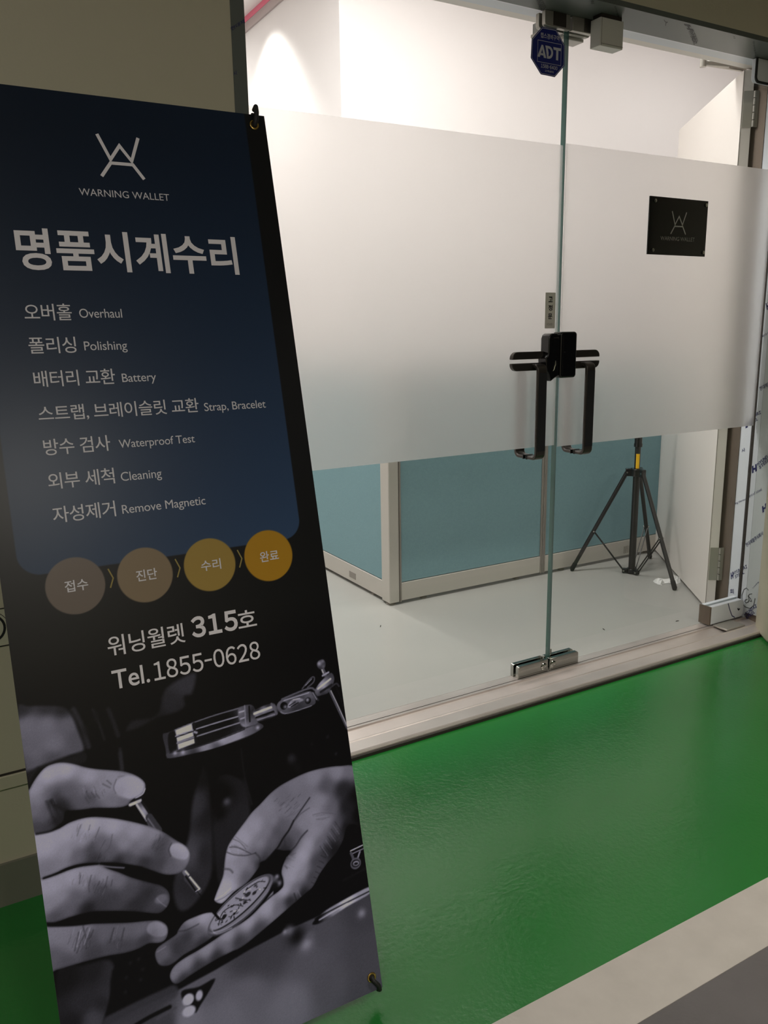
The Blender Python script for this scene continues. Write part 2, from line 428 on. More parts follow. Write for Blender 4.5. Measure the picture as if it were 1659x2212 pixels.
def strap(door, x0, x1, side, flip):
    # upper and lower halves of the slotted mounting plate
    y0, y1 = (2.050, 2.0661) if side < 0 else (2.0802, 2.096)
    for (z0, z1, cs) in ((1.1045, 1.128, (0, 0, 0, 1) if not flip else (0, 0, 1, 0)), (1.0685, 1.0925, (1, 0, 0, 0) if not flip else (0, 1, 0, 0))):
        bm = BM(); prism(bm, rrect(x0, x1, z0, z1, .0205, 6, cs), (0, y0, 0), (1, 0, 0), (0, 0, 1), (0, y1-y0, 0))
        obj('mounting_plate', bm, M['handle'], door, bevel=.002)
for side in (-1, 1):
    pull(door_l, 1.7485, side); pull(door_r, 1.955, side)
strap(door_l, 1.652, 1.778, -1, False); strap(door_r, 1.893, 2.022, -1, True)
# lock case, fixed leaf
bm = BM()
prism(bm, [(1.768, 1.108), (1.776, 1.113), (1.7785, 1.122), (1.7785, 1.168), (1.783, 1.179), (1.792, 1.1835), (1.812, 1.1835), (1.817, 1.179), (1.817, 1.171), (1.822, 1.169), (1.822, 1.050), (1.806, 1.043), (1.790, 1.033), (1.786, 1.045), (1.778, 1.060), (1.770, 1.066)],
      (0, 2.027, 0), (1, 0, 0), (0, 0, 1), (0, .039, 0))
lk = obj('lock_case', bm, M['black_plastic'], door_l, bevel=.004, seg=3)
bm = BM(); tube(bm, [(1.8075, 2.0262, 1.098), (1.806, 2.0255, 1.086), (1.803, 2.0255, 1.079), (1.8015, 2.0255, 1.072), (1.7975, 2.026, 1.066)], [.0012, .0026, .0022, .002, .0012], 8)
obj('thumb_lever', bm, M['chrome'], lk, smooth=True)
bm = BM(); box(bm, 1.797, 1.818, 2.0245, 2.0268, 1.1685, 1.171); obj('lock_ledge', bm, M['handle'], lk)
# lock case, moving leaf
bm = BM(); prism(bm, rrect(1.826, 1.897, 1.042, 1.188, .011, 6), (0, 2.026, 0), (1, 0, 0), (0, 0, 1), (0, .040, 0))
lk2 = obj('lock_case', bm, M['black_plastic'], door_r, bevel=.005, seg=3)
bm = BM(); box(bm, 1.8365, 1.8378, 2.0252, 2.0264, 1.050, 1.180); obj('cover_seam', bm, M['black_metal'], lk2)
bm = BM(); cyl(bm, (1.846, 2.0252, 1.124), (1.846, 2.0264, 1.124), .0022, 10); obj('screw', bm, M['chrome'], lk2)
# patch fittings at the foot and head of the seam
def patch(door, x0, x1, z0, z1, lock_x, corner, m):
    for (y0, y1) in ((2.0525, 2.0676), (2.0805, 2.0955)):
        bm = BM(); prism(bm, rrect(x0, x1, z0, z1, .009, 5, corner), (0, y0, 0), (1, 0, 0), (0, 0, 1), (0, y1-y0, 0))
        p = obj('patch_plate', bm, m, door, bevel=.0012)
        if lock_x and y0 < 2.06:
            bm = BM(); lathe(bm, (lock_x, 2.0528, (z0+z1)/2-.001), (0, -1, 0), [(0, .0135), (.0022, .0135), (.0032, .012), (.0032, .006), (.0018, .0055), (.0018, .001)], 24)
            obj('lock_cylinder', bm, M['chrome'], p, smooth=True)
patch(door_l, 1.705, 1.838, .0175, .0645, 1.820, (0, 0, 0, 1), M['chrome'])
patch(door_r, 1.846, 1.980, .0175, .0645, 1.862, (0, 0, 1, 0), M['chrome'])
bm = BM(); cyl(bm, (1.880, 2.088, .066), (1.880, 2.088, .083), .0035, 12); obj('lock_bolt', bm, M['satin'], door_r)
patch(door_l, 1.752, 1.849, 2.068, 2.1095, None, (1, 0, 0, 0), M['satin'])
patch(door_r, 1.859, 1.955, 2.070, 2.1095, None, (0, 1, 0, 0), M['satin'])
for dd, a, b in ((door_l, 1.783, 1.832), (door_r, 1.905, 1.950)):
    obj('patch_recess', B1(a, b, 2.0512, 2.0526, 2.073, 2.1095), M['gap'], dd)
# pivot patches of the moving leaf, still in protective film
bm = BM(); prism(bm, rrect(2.683, 2.884, .0255, .1005, .020, 6, (0, 1, 1, 0)), (0, 2.046, 0), (1, 0, 0), (0, 0, 1), (0, .0195, 0))
pv = obj('pivot_patch', bm, M['film_white'], door_r, bevel=.002)
bm = BM(); box(bm, 2.683, 2.884, 2.0805, 2.098, .0255, .1005); obj('pivot_patch', bm, M['film_white'], door_r, bevel=.002)
bm = BM(); box(bm, 2.675, 2.683, 2.046, 2.098, .0255, .1005); obj('end_cap', bm, M['steel_dark'], pv)
bm = BM(); add_stroke(bm, [(2.782, .099), (2.797, .068), (2.813, .040), (2.832, .029)], .004, (0, 2.0454, 0), (1, 0, 0), (0, 0, 1)); obj('pen_mark', bm, M['navy_ink'], pv)
bm = BM(); add_stroke(bm, [(2.845, .066), (2.852, .058), (2.860, .062)], .006, (0, 2.0454, 0), (1, 0, 0), (0, 0, 1)); obj('arrow_mark', bm, M['black_ink'], pv)
bm = BM(); prism(bm, rrect(2.706, 2.886, 2.033, 2.109, .016, 6, (1, 0, 0, 0)), (0, 2.046, 0), (1, 0, 0), (0, 0, 1), (0, .0195, 0))
pt = obj('pivot_patch', bm, M['film_white'], door_r, bevel=.002)
bm = BM(); tube(bm, [(2.7055, 2.046, 2.108)] + [(a, 2.046, b) for a, b in arc(2.722, 2.049, .0165, 180, 270, 6)] + [(2.886, 2.046, 2.0325)], .0046, 8)
obj('rubber_edge', bm, M['rubber'], pt, smooth=True)
bm = BM(); box(bm, 2.690, 2.800, 1.972, 2.040, .0205, .0275)
bm2 = obj('pivot_plate', bm, M['satin'], None, bevel=.002, loc=(2.745, 2.0, .02)); tag(bm2, 'flat steel pivot plate on the sill under the film wrapped patch', 'pivot plate')

# magnetic lock box under the head
t = thing('lock_box', (1.96, 2.012, 2.089), 'small white box hanging under the steel head near the seam', 'lock box')
obj('housing', B1(1.913, 2.0065, 1.992, 2.034, 2.0205, 2.098), M['white_box'], t, bevel=.0015)
obj('mount_plate', B1(1.918, 2.002, 1.996, 2.030, 2.098, 2.110), M['gap'], t)
obj('cover_joint', B1(1.9175, 1.9185, 1.9912, 1.9922, 2.0215, 2.097), M['alu_dark'], t)
obj('cover_edge', B1(1.9185, 2.0062, 1.9908, 1.9922, 2.0265, 2.0275), M['alu_dark'], t)
# strike plates just behind the glass head
for (xa, xb, lb) in ((1.776, 1.843, 'small steel strike plate under the head behind the blue sticker'), (1.868, 1.948, 'small steel strike plate under the head beside the white lock box')):
    tt = thing('strike_plate', ((xa+xb)/2, 2.125, 2.1), lb, 'strike plate')
    obj('plate', B1(xa, xb, 2.099, 2.147, 2.062, 2.072), M['satin'], tt, bevel=.002)
    obj('bracket', B1(xa+.004, xb-.004, 2.104, 2.142, 2.072, 2.1), M['grey_plate'], tt)

# ------------------------------------------------------------------ sticker, label, plaque on the glass
ADT = [(1.7519, 2.0671), (1.8065, 2.0681), (1.8425, 2.029), (1.8434, 1.9742), (1.806, 1.9379), (1.7516, 1.9389), (1.712, 1.9783), (1.7145, 2.0302)]
t = thing('security_sticker', (1.781, 2.0655, 2.005), 'blue octagonal security sticker at the top of the fixed glass door', 'sticker')
bm = BM(); prism(bm, ADT, (0, 2.0667, 0), (1, 0, 0), (0, 0, 1), (0, -.0008, 0)); obj('sticker_sheet', bm, M['adt_blue'], t)
bm = BM()
cx_ = sum(p[0] for p in ADT)/8; cz_ = sum(p[1] for p in ADT)/8
inn = [(cx_+(x-cx_)*.955, cz_+(z-cz_)*.955) for x, z in ADT]
add_stroke(bm, inn+[inn[0]], .0014, (0, 2.0656, 0), (1, 0, 0), (0, 0, 1))
add_stroke(bm, [(1.737, 2.030), (1.828, 2.030), (1.828, 1.972), (1.737, 1.972), (1.737, 2.030)], .0012, (0, 2.0656, 0), (1, 0, 0), (0, 0, 1))
obj('border_lines', bm, M['adt_white'], t)
bm = BM(); Y_ = 2.0655
def apoly(pts):
    bm.faces.new([bm.verts.new((a, Y_, b)) for a, b in pts])
# the three heavy letters
apoly([(1.7360, 1.985), (1.7515, 2.0190), (1.7575, 2.0190), (1.7545, 2.0075), (1.7455, 1.985)]); apoly([(1.7545, 2.0075), (1.7575, 2.0190), (1.7705, 1.985), (1.7610, 1.985)]); apoly([(1.7478, 1.9908), (1.7500, 1.9963), (1.7590, 1.9963), (1.7602, 1.9908)])
Dn = 10
do = [(1.7795+.0170*math.sin(PI*k/Dn), 2.002+.0172*math.cos(PI*k/Dn)) for k in range(Dn+1)]; di = [(1.7790+.0100*math.sin(PI*k/Dn), 2.002+.0105*math.cos(PI*k/Dn)) for k in range(Dn+1)]
for k in range(Dn): apoly([do[k], do[k+1], di[k+1], di[k]])
apoly([(1.7655, 2.0192), (1.7795, 2.0192), (1.7790, 2.0125), (1.7680, 2.0125)]); apoly([(1.7680, 2.0125), (1.7755, 2.0125), (1.7790, 2.0010), (1.7790, 1.9848), (1.7735, 1.9848)]); apoly([(1.7780, 1.9848), (1.7795, 1.9848), (1.7790, 1.9915), (1.7780, 1.9915)])
apoly([(1.7965, 2.0192), (1.8270, 2.0192), (1.8260, 2.0118), (1.7985, 2.0118)]); apoly([(1.8085, 2.0120), (1.8170, 2.0120), (1.8170, 1.985), (1.8085, 1.985)])
add_text(bm, '캡스경비구역', (1.747, Y_, 2.0375), (.072, 0, 0), (0, 0, .0145), .012)
add_latin(bm, '1588-6400', (1.751, Y_, 1.9575), (.064, 0, 0), (0, 0, .0105), .015)
add_text(bm, '고객센터', (1.766, Y_, 1.9475), (.034, 0, 0), (0, 0, .006), .01)
obj('lettering', bm, M['adt_white'], t)

t = thing('door_label', (1.8135, 2.0655, 1.255), 'narrow silver label with vertical black lettering above the lock', 'label')
bm = BM(); prism(bm, rrect(1.7925, 1.8345, 1.199, 1.3105, .002, 2), (0, 2.0661, 0), (1, 0, 0), (0, 0, 1), (0, -.0012, 0)); obj('label_plate', bm, M['label_silver'], t, bevel=.0004)
bm = BM(); Y_ = 2.0647
for i, ch in enumerate('고정문'): add_text(bm, ch, (1.8045, Y_, 1.2805-i*.0262), (.0175, 0, 0), (0, 0, .0175), .03)
obj('lettering', bm, M['black_ink'], t)
bm = BM(); add_latin(bm, 'FIXED', (1.801, Y_, 1.2085), (.023, 0, 0), (0, 0, .0065), .012); obj('small_lettering', bm, M['alu_dark'], t)

t = thing('plaque', (2.362, 2.055, 1.53), 'square black plaque with a silver emblem on the glass door', 'plaque')
PX0, PX1, PZ0, PZ1 = 2.219, 2.506, 1.4385, 1.6245
bm = BM(); box(bm, PX0, PX1, 2.048, 2.053, PZ0, PZ1); obj('board', bm, M['plaque_black'], t, bevel=.0008)
for sx in (0, 1):
    for sz in (0, 1):
        x = PX0+.022 if not sx else PX1-.012; z = PZ0+.014 if not sz else PZ1-.014
        bm = BM(); lathe(bm, (x, 2.0665, z), (0, -1, 0), [(0, .006), (.0135, .006), (.0136, .0055), (.0185, .0055), (.0205, .0062), (.0225, .0058), (.0235, .003)], 18)
        obj('standoff', bm, M['chrome'], t, smooth=True)
bm = BM()
def PQ(p): return p
for st in [[(2.327, 1.5817), (2.3444, 1.5386), (2.3625, 1.5666), (2.3808, 1.5395), (2.3986, 1.5815)], [(2.3253, 1.5079), (2.3428, 1.5336), (2.383, 1.5341), (2.3996, 1.5091)]]: add_stroke(bm, st, .0042, (0, 2.0476, 0), (1, 0, 0), (0, 0, 1))
obj('emblem', bm, M['plaque_ink'], t)
bm = BM(); add_text(bm, 'WARNING WALLET', (2.2775, 2.0476, 1.4862), (0.1697, 0.0, 0.001), (-0.0003, 0.0, 0.0129), 0, 1, True); obj('lettering', bm, M['plaque_text'], t)

# ------------------------------------------------------------------ printing on the protective film
def hlogo(bm, o, ex, ey):
    # slanted block H with a swept crossbar
    o, ex, ey = Vector(o), Vector(ex), Vector(ey)
    for poly in ([(0, 0), (.26, 0), (.34, .36), (.62, .30), (.54, 0), (.80, 0), (1, 1), (.76, 1), (.67, .56), (.38, .66), (.46, 1), (.22, 1)],):
        vs = [bm.verts.new(o+ex*a+ey*b) for a, b in poly]
        bm.faces.new(vs)
bmi = BM()
for kind, s, o, ex, ey in [('H', 'H', (2.8873, 2.0613, 0.6205), (0.0, -0.025, 0.0159), (0.0, 0.0084, 0.0256)), ('T', 'HYUNDAI', (2.8873, 2.0379, 0.6541), (0.0, -0.0568, 0.053), (0.0, 0.0056, 0.0111)), ('T', 'STEEL', (2.8873, 2.0298, 0.6413), (0.0, -0.0391, 0.0394), (0.0, 0.0051, 0.0116)), ('T', 'Leading the new', (2.8873, 2.1439, 0.4691), (0.0, -0.0676, 0.0393), (0.0, 0.0031, 0.0106)), ('T', 'era of steel', (2.8873, 2.0653, 0.5211), (0.0, -0.0543, 0.0387), (0.0, 0.003, 0.0103)), ('H', 'H', (2.8873, 1.9997, 0.4698), (0.0, -0.0211, 0.0235), (0.0, 0.0097, 0.0197)), ('T', '현대제철주식회사', (2.8873, 2.0586, 0.3163), (0.0, -0.0722, 0.0669), (0.0, 0.0071, 0.0144)), ('T', 'HYUN', (2.8873, 2.1079, 0.1853), (0.0, -0.0323, 0.0245), (0.0, 0.0046, 0.013)), ('T', 'DAI', (2.8873, 2.0725, 0.2121), (0.0, -0.0251, 0.0186), (0.0, 0.0045, 0.0132)), ('T', 'STE', (2.8873, 2.0983, 0.1726), (0.0, -0.0216, 0.017), (0.0, 0.0045, 0.0122)), ('T', 'EL', (2.8873, 2.0728, 0.1924), (0.0, -0.0155, 0.0122), (0.0, 0.0044, 0.0121)), ('H', 'H', (2.8873, 2.1187, 0.1634), (0.0, -0.0139, 0.0113), (0.0, 0.0065, 0.0251)), ('T', '회', (2.8873, 2.1173, 0.1003), (0.0, -0.0174, 0.0056), (0.0, 0.0027, 0.0205)), ('T', '사', (2.8873, 2.1154, 0.0641), (0.0, -0.0134, 0.0089), (0.0, 0.0034, 0.0145)), ('T', 'Leading', (2.8873, 2.0123, 0.1512), (0.0, -0.0238, 0.0332), (0.0, 0.0037, 0.0054)), ('T', 'HYUNDAI', (2.8873, 2.0398, 0.0228), (0.0, -0.0504, 0.0568), (0.0, 0.0061, 0.0116)), ('T', 'STEEL', (2.8873, 2.0313, 0.0119), (0.0, -0.0371, 0.0417), (0.0, 0.0052, 0.0111)), ('T', 'DRI', (2.8873, 2.0695, 0.8465), (0.0, -0.0258, 0.0136), (0.0, 0.0038, 0.0122)), ('T', 'EL', (2.8873, 2.0691, 0.826), (0.0, -0.0148, 0.0085), (0.0, 0.004, 0.0102)), ('H', 'H', (2.8873, 2.1072, 0.7966), (0.0, -0.036, 0.02), (0.0, 0.01, 0.0259)), ('H', 'H', (2.8873, 2.0561, 1.2553), (0.0, -0.0154, 0.0058), (0.0, 0.0112, 0.0237)), ('T', 'era of', (2.8873, 2.0643, 1.1529), (0.0, -0.0324, 0.0178), (0.0, 0.0035, 0.0101)), ('T', '현대제철', (2.8873, 2.0558, 0.9482), (0.0, -0.0431, 0.0238), (0.0, 0.0062, 0.0149)), ('T', '사', (2.8873, 2.1153, 0.696), (0.0, -0.0153, 0.0103), (0.0, 0.0033, 0.0149))]:
    if kind == 'H': hlogo(bmi, o, ex, ey)
    elif s.isascii(): add_latin(bmi, s, o, ex, ey, .03 if s.isupper() else .005)
    else: add_text(bmi, s, o, ex, ey, .012)
obj('film_print', bmi, M['navy_ink'], fr3)
bmi = BM()
for st in [[(2.8873, 2.0328, 0.1396), (2.8873, 2.0429, 0.1466), (2.8873, 2.0544, 0.1367), (2.8873, 2.0611, 0.1102), (2.8873, 2.0572, 0.0808), (2.8873, 2.0437, 0.0652), (2.8873, 2.0189, 0.0652), (2.8873, 2.0042, 0.0827), (2.8873, 1.9999, 0.1141)], [(2.8873, 2.0341, 0.0999), (2.8873, 2.0432, 0.0958), (2.8873, 2.0458, 0.0878), (2.8873, 2.0387, 0.0834), (2.8873, 2.0294, 0.0899), (2.8873, 2.0263, 0.101), (2.8873, 2.0317, 0.1146), (2.8873, 2.0284, 0.123), (2.8873, 2.0155, 0.1293)], [(2.8873, 2.0317, 0.1146), (2.8873, 2.0195, 0.1067), (2.8873, 2.0145, 0.0968), (2.8873, 2.0234, 0.0961)]]:
    for a, b in zip(st, st[1:]):
        pass
    P3 = [Vector(p) for p in st]
    for i in range(len(P3)-1):
        d = (P3[i+1]-P3[i]).normalized(); n = Vector((1, 0, 0)).cross(d)*.0012
        q = [bmi.verts.new(p) for p in (P3[i]-d*.0006+n, P3[i+1]+d*.0006+n, P3[i+1]+d*.0006-n, P3[i]-d*.0006-n)]
        bmi.faces.new(q)
obj('pen_number', bmi, M['black_ink'], fr3)
bmi = BM()
for kind, s, o, ex, ey in [('H', 'H', (2.2099, 1.943, 2.1094), (0.0675, 0.0377, 0.0), (0.0125, -0.0095, 0.0)), ('T', 'HYUNDAI', (2.2823, 1.986, 2.1094), (0.1198, 0.0769, 0.0), (-0.0083, -0.019, 0.0)), ('T', 'STEEL', (2.2788, 1.9722, 2.1094), (0.1176, 0.0766, 0.0), (-0.0041, -0.0118, 0.0)), ('T', '현대제철주식회사', (1.9138, 1.9413, 2.1094), (0.1627, 0.1285, 0.0), (0.0014, -0.006, 0.0)), ('T', '현대제철주식회사', (2.5442, 1.9469, 2.1094), (0.1972, 0.1318, 0.0), (0.0016, -0.0058, 0.0)), ('T', 'ㅅ', (2.1266, 1.9471, 2.1094), (0.0502, 0.037, 0.0), (0.0034, -0.009, 0.0)), ('T', '사', (2.4401, 1.9435, 2.1094), (0.029, 0.0174, 0.0), (0.0034, -0.005, 0.0)), ('T', 'HYUNDAI', (1.6821, 2.0138, 2.1094), (0.0668, 0.0542, 0.0), (0.0034, -0.0094, 0.0)), ('T', 'STEEL', (1.687, 2.0061, 2.1094), (0.062, 0.0483, 0.0), (0.0026, -0.0089, 0.0)), ('T', '회', (1.8199, 1.9413, 2.1094), (0.0217, 0.0182, 0.0), (0.0071, -0.0063, 0.0))]:
    if kind == 'H': hlogo(bmi, o, ex, ey)
    elif s.isascii(): add_latin(bmi, s, o, ex, ey, .03 if s.isupper() else .005)
    else: add_text(bmi, s, o, ex, ey, .012)
obj('film_print', bmi, M['black_ink'], fr1)
bmi = BM()
for kind, s, o, ex, ey in [('T', '현대제', (0.6676, 1.7575, 1.8047), (0.031, 0.0, 0.0203), (-0.0019, 0.0, 0.007)), ('T', '시', (0.6676, 1.7575, 1.72), (0.0072, 0.0, 0.0041), (-0.0008, 0.0, 0.0075))]: add_text(bmi, s, o, ex, ey, .012)
obj('film_print', bmi, M['navy_ink'], fr2)

# ================================================================== inner steel door, swung into the shop
HX, HY = 2.834, 2.196
DU = Vector((.5803, .8144, 0)); DN = Vector((.8144, -.5803, 0))      # along the leaf, through its thickness
d3 = thing('door_3', (HX, HY, .03), 'white steel door swung open against the teal partition', 'door'); d3['kind'] = 'structure'
bm = BM(); obox(bm, Vector((HX, HY, .032)), DU*.935, DN*.040, (0, 0, 2.092)); obj('door_panel', bm, M['door_white'], d3, bevel=.0015)
bm = BM(); obox(bm, Vector((HX, HY, .032))-DU*.0004+DN*.0012, DU*.0005, DN*.0022, (0, 0, 2.092)); obj('edge_seam', bm, M['alu_dark'], d3)
for z0, z1 in ((.150, .292), (1.925, 2.052)):
    bm = BM(); obox(bm, Vector((HX, HY, z0))-DU*.0016+DN*.006, DU*.0016, DN*.034, (0, 0, z1-z0))
    hp = obj('hinge', bm, M['satin'], d3)
    bm = BM(); c = Vector((HX, HY, 0))+DN*.046-DU*.002
    n = 5; hh = (z1-z0)/n
    for i in range(n): cyl(bm, c+Vector((0, 0, z0+i*hh+.0012)), c+Vector((0, 0, z0+(i+1)*hh-.0012)), .0055, 14)
    obj('knuckle', bm, M['satin'], hp, smooth=True)
    bm = BM(); c2 = Vector((HX, HY, z0))+DN*.050-DU*.002
    obox(bm, c2, Vector((.028, -.012, 0)), Vector((.001, .0016, 0)), (0, 0, z1-z0)); obj('hinge_leaf', bm, M['satin'], hp)
# closer arm
bm = BM()
P = [(2.9341, 2.27, 2.156), (2.7337, 2.3, 2.1614), (2.8295, 2.26, 2.1559)]
tube(bm, [P[0], P[1]], .009, 10); tube(bm, [P[1], P[2]], .009, 10)
obj('closer_arm', bm, M['satin'], d3, smooth=True)
bm = BM(); cyl(bm, Vector(P[1])-Vector((0, 0, .014)), Vector(P[1])+Vector((0, 0, .014)), .012, 14); obj('closer_joint', bm, M['satin'], d3)

# ================================================================== office partition
def panel_x(x0, x1, y, label, ztop, slots=None):
    t = thing('office_partition', ((x0+x1)/2, y+.025, .0195), label, 'partition', 'teal office partition units')
    obj('fabric_panel', B1(x0+.012, x1-.012, y, y+.05, .117, ztop-.02), M['teal'], t, bevel=.003)
    rail = obj('base_rail', B1(x0+.012, x1-.012, y-.003, y+.053, .034, .115), M['alu'], t, bevel=.0015)
    for a in (x0+.004, x1-.012): obj('side_trim', B1(a, a+.008, y-.005, y+.055, .030, ztop-.02), M['alu_dark'], t, bevel=.001)
    for a in (x0, x1-.003): obj('side_gasket', B1(a, a+.003, y-.001, y+.05, .030, ztop-.02), M['alu'], t)
    obj('top_rail', B1(x0, x1, y-.004, y+.054, ztop-.02, ztop), M['alu'], t, bevel=.002)
    for a in (x0+.14, x1-.14):
        bm = BM(); lathe(bm, (a, y+.022, .0195), (0, 0, 1), [(0, .016), (.004, .017), (.008, .012), (.0085, .005), (.015, .005)], 16); obj('glide_foot', bm, M['alu_dark'], t, smooth=True)
    if slots:
        bm = BM()
        for i in range(4): box(bm, slots+i*.0125, slots+i*.0125+.005, y-.0042, y-.0028, .045, .083)
        obj('vent_slots', bm, M['alu_dark'], rail)
    return t
ZT = 1.05
panel_x(1.772, 2.586, 2.957, 'wide teal partition panel between the corner post and the seam', ZT)
panel_x(2.592, 3.47, 2.957, 'teal partition panel behind the black tripod', ZT, 3.141)
t = thing('office_partition', (1.758, 3.66, .0195), 'teal partition panel receding behind the banner edge', 'partition', 'teal office partition units')
obj('fabric_panel', B1(1.735, 1.785, 3.030, 4.26, .117, ZT-.02), M['teal'], t, bevel=.003)
rl = obj('base_rail', B1(1.732, 1.788, 3.030, 4.26, .034, .115), M['alu'], t, bevel=.0015)
for a in (3.022, 4.26): obj('side_trim', B1(1.730, 1.790, a, a+.008, .030, ZT-.02), M['alu_dark'], t, bevel=.001)
obj('top_rail', B1(1.731, 1.789, 3.022, 4.268, ZT-.02, ZT), M['alu'], t, bevel=.002)
obj('outlet_cover', B1(1.7305, 1.7325, 3.285, 3.348, .052, .082), M['alu_dark'], rl)
for a in (3.14, 4.1):
    bm = BM(); lathe(bm, (1.752, a, .0195), (0, 0, 1), [(0, .016), (.004, .017), (.008, .012), (.0085, .005), (.015, .005)], 16); obj('glide_foot', bm, M['alu_dark'], t, smooth=True)
t = thing('corner_post', (1.745, 2.985, .0195), 'pale metal corner post joining two teal partition panels', 'post')
obj('post', B1(1.722, 1.7715, 2.951, 3.0215, .030, ZT+.004), M['alu'], t, bevel=.004)
bm = BM(); lathe(bm, (1.745, 2.982, .0195), (0, 0, 1), [(0, .021), (.005, .022), (.009, .016), (.0105, .008)], 18); obj('glide_foot', bm, M['alu_dark'], t, smooth=True)
for (a, b) in ((1.7725, 1.7745),): obj('post_gasket', B1(a-.002, b-.002, 2.952, 2.9565, .032, ZT), M['alu_dark'], t)

# ================================================================== tripod stand
TC = Vector((2.972, 2.738, .0195))
t = thing('tripod_stand', TC, 'black tripod stand with a yellow tag before the teal partition', 'tripod')
def at(dx, dy, z): return (TC.x+dx, TC.y+dy, z)
bm = BM(); cyl(bm, at(0, 0, .030), at(0, 0, .52), .0165, 20); obj('lower_pole', bm, M['black_metal'], t, smooth=True)
bm = BM(); cyl(bm, at(0, 0, .50), at(0, 0, .90), .0135, 20); up = obj('upper_pole', bm, M['black_metal'], t, smooth=True)
bm = BM(); cyl(bm, at(0, 0, .655), at(0, 0, .75), .018, 20); cyl(bm, at(0, 0, .645), at(0, 0, .66), .020, 20); obj('clamp_collar', bm, M['black_plastic'], t, smooth=True)
bm = BM()
for k in range(7):
    a0 = math.radians(196+k*10); a1 = math.radians(206+k*10)
    q = [bm.verts.new(at(.0142*math.cos(a), .0142*math.sin(a), z)) for a, z in ((a0, .542), (a1, .542), (a1, .612), (a0, .612))]
    bm.faces.new(q)
obj('yellow_tag', bm, M['yellow'], up)
bm = BM(); cyl(bm, at(0, 0, .505), at(0, 0, .540), .031, 24)
feet = [(-.215, .186), (-.038, -.296), (.274, .134)]
for dx, dy in feet:
    l = math.hypot(dx, dy); ux, uy = dx/l, dy/l
    obox(bm, Vector(at(ux*.02-uy*-.012, uy*.02-ux*.012, .504)), Vector((ux*.032, uy*.032, 0)), Vector((-uy*.024, ux*.024, 0)), (0, 0, .036))
cl = obj('leg_collar', bm, M['black_plastic'], t, bevel=.002)
bm = BM(); cyl(bm, at(0, 0, .0225), at(0, 0, .046), .024, 20)
for dx, dy in feet:
    l = math.hypot(dx, dy); ux, uy = dx/l, dy/l
    obox(bm, Vector(at(ux*.012-uy*-.011, uy*.012-ux*.011, .024)), Vector((ux*.034, uy*.034, 0)), Vector((-uy*.022, ux*.022, 0)), (0, 0, .020))
hb = obj('spreader_hub', bm, M['black_plastic'], t, bevel=.002)
for i, (dx, dy) in enumerate(feet):
    l = math.hypot(dx, dy); ux, uy = dx/l, dy/l
    top = Vector(at(ux*.045, uy*.045, .522)); foot = Vector(at(dx, dy, .031))
    bm = BM(); tube(bm, [top, top.lerp(foot, .5), foot], .0098, 12); lg = obj('leg', bm, M['black_metal'], t, smooth=True)
    bm = BM(); tube(bm, [foot.lerp(top, .06), foot, foot-Vector((0, 0, .0095))], [.0112, .0116, .0085], 12); obj('rubber_foot', bm, M['rubber'], lg, smooth=True)
    s = (.60, .575, .63)[i]; mid = top.lerp(foot, s); hub = Vector(at(ux*.040, uy*.040, .034))
    side = Vector((-uy, ux, 0))
    for sg in (-1, 1):
        bm = BM(); obox(bm, hub+side*(sg*.0085-.0015)-Vector((0, 0, .004)), mid-hub, side*.003, (0, 0, .010)); obj('brace', bm, M['black_metal'], t)
    for c in (mid, hub, top):
        for sg in (-1, 1):
            bm = BM(); cyl(bm, c+side*sg*.009, c+side*sg*.0135, .0042, 12); obj('rivet', bm, M['chrome'], lg, smooth=True)

# ------------------------------------------------------------------ litter on the shop floor
rnd = random.Random(3)
bm = BM(); g = []
for j in range(7):
    row = []
    for i in range(9):
        x = 2.94+.17*i/8; y = 2.52+.05*j/6 + .02*math.sin(i*1.1)
        e = min(i, 8-i, j, 6-j)
        row.append(bm.verts.new((x+rnd.uniform(-.005, .005), y+rnd.uniform(-.005, .005), .0198+(.001 if e == 0 else rnd.uniform(.002, .020)))))
    g.append(row)
for j in range(6):
    for i in range(8): bm.faces.new((g[j][i], g[j][i+1], g[j+1][i+1], g[j+1][i]))
tag(obj('plastic_scrap', bm, M['plastic_scrap'], loc=(3.02, 2.545, .0195)), 'crumpled clear plastic scrap by the tripod foot', 'scrap')
for (x, y, a, l, lb) in ((2.299, 2.247, 1.3, .017, 'short dark splinter lying upright on the pale floor'), (2.62, 2.156, -.2, .016, 'dark splinter on the pale floor near the pivot patch'), (1.563, 2.757, .9, .018, 'thin dark splinter on the pale floor below the corner post')):
    bm = BM(); dx, dy = math.cos(a)*l/2, math.sin(a)*l/2
    tube(bm, [(x-dx, y-dy, .0212), (x, y+.0006, .0222), (x+dx, y+dy, .0212)], [.0009, .0016, .0007], 6)
    tag(obj('splinter', bm, M['gap'], loc=(x, y, .0195)), lb, 'splinter')

# ------------------------------------------------------------------ no smoking notice on the left wall
t = thing('notice', (.02, 1.759, .62), 'pale notice with a crossed circle on the wall behind the banner', 'notice')
obj('notice_sheet', B1(-.16, .20, 1.7585, 1.76, .583, .661), M['paper'], t)
bm = BM(); box(bm, -.16, .20, 1.7578, 1.7586, .6605, .6625); box(bm, -.16, .20, 1.7578, 1.7586, .5815, .5835)
cc = (.088, .623)
ring = [(cc[0]+.0285*math.cos(2*PI*k/40), cc[1]+.0285*math.sin(2*PI*k/40)) for k in range(41)]
add_stroke(bm, ring, .0048, (0, 1.7579, 0), (1, 0, 0), (0, 0, 1))
add_stroke(bm, [(cc[0]-.019, cc[1]-.019), (cc[0]+.019, cc[1]+.019)], .005, (0, 1.7579, 0), (1, 0, 0), (0, 0, 1))
ring = [(cc[0]+.036*math.cos(k/20*PI), cc[1]+.036*math.sin(k/20*PI)) for k in range(21)]
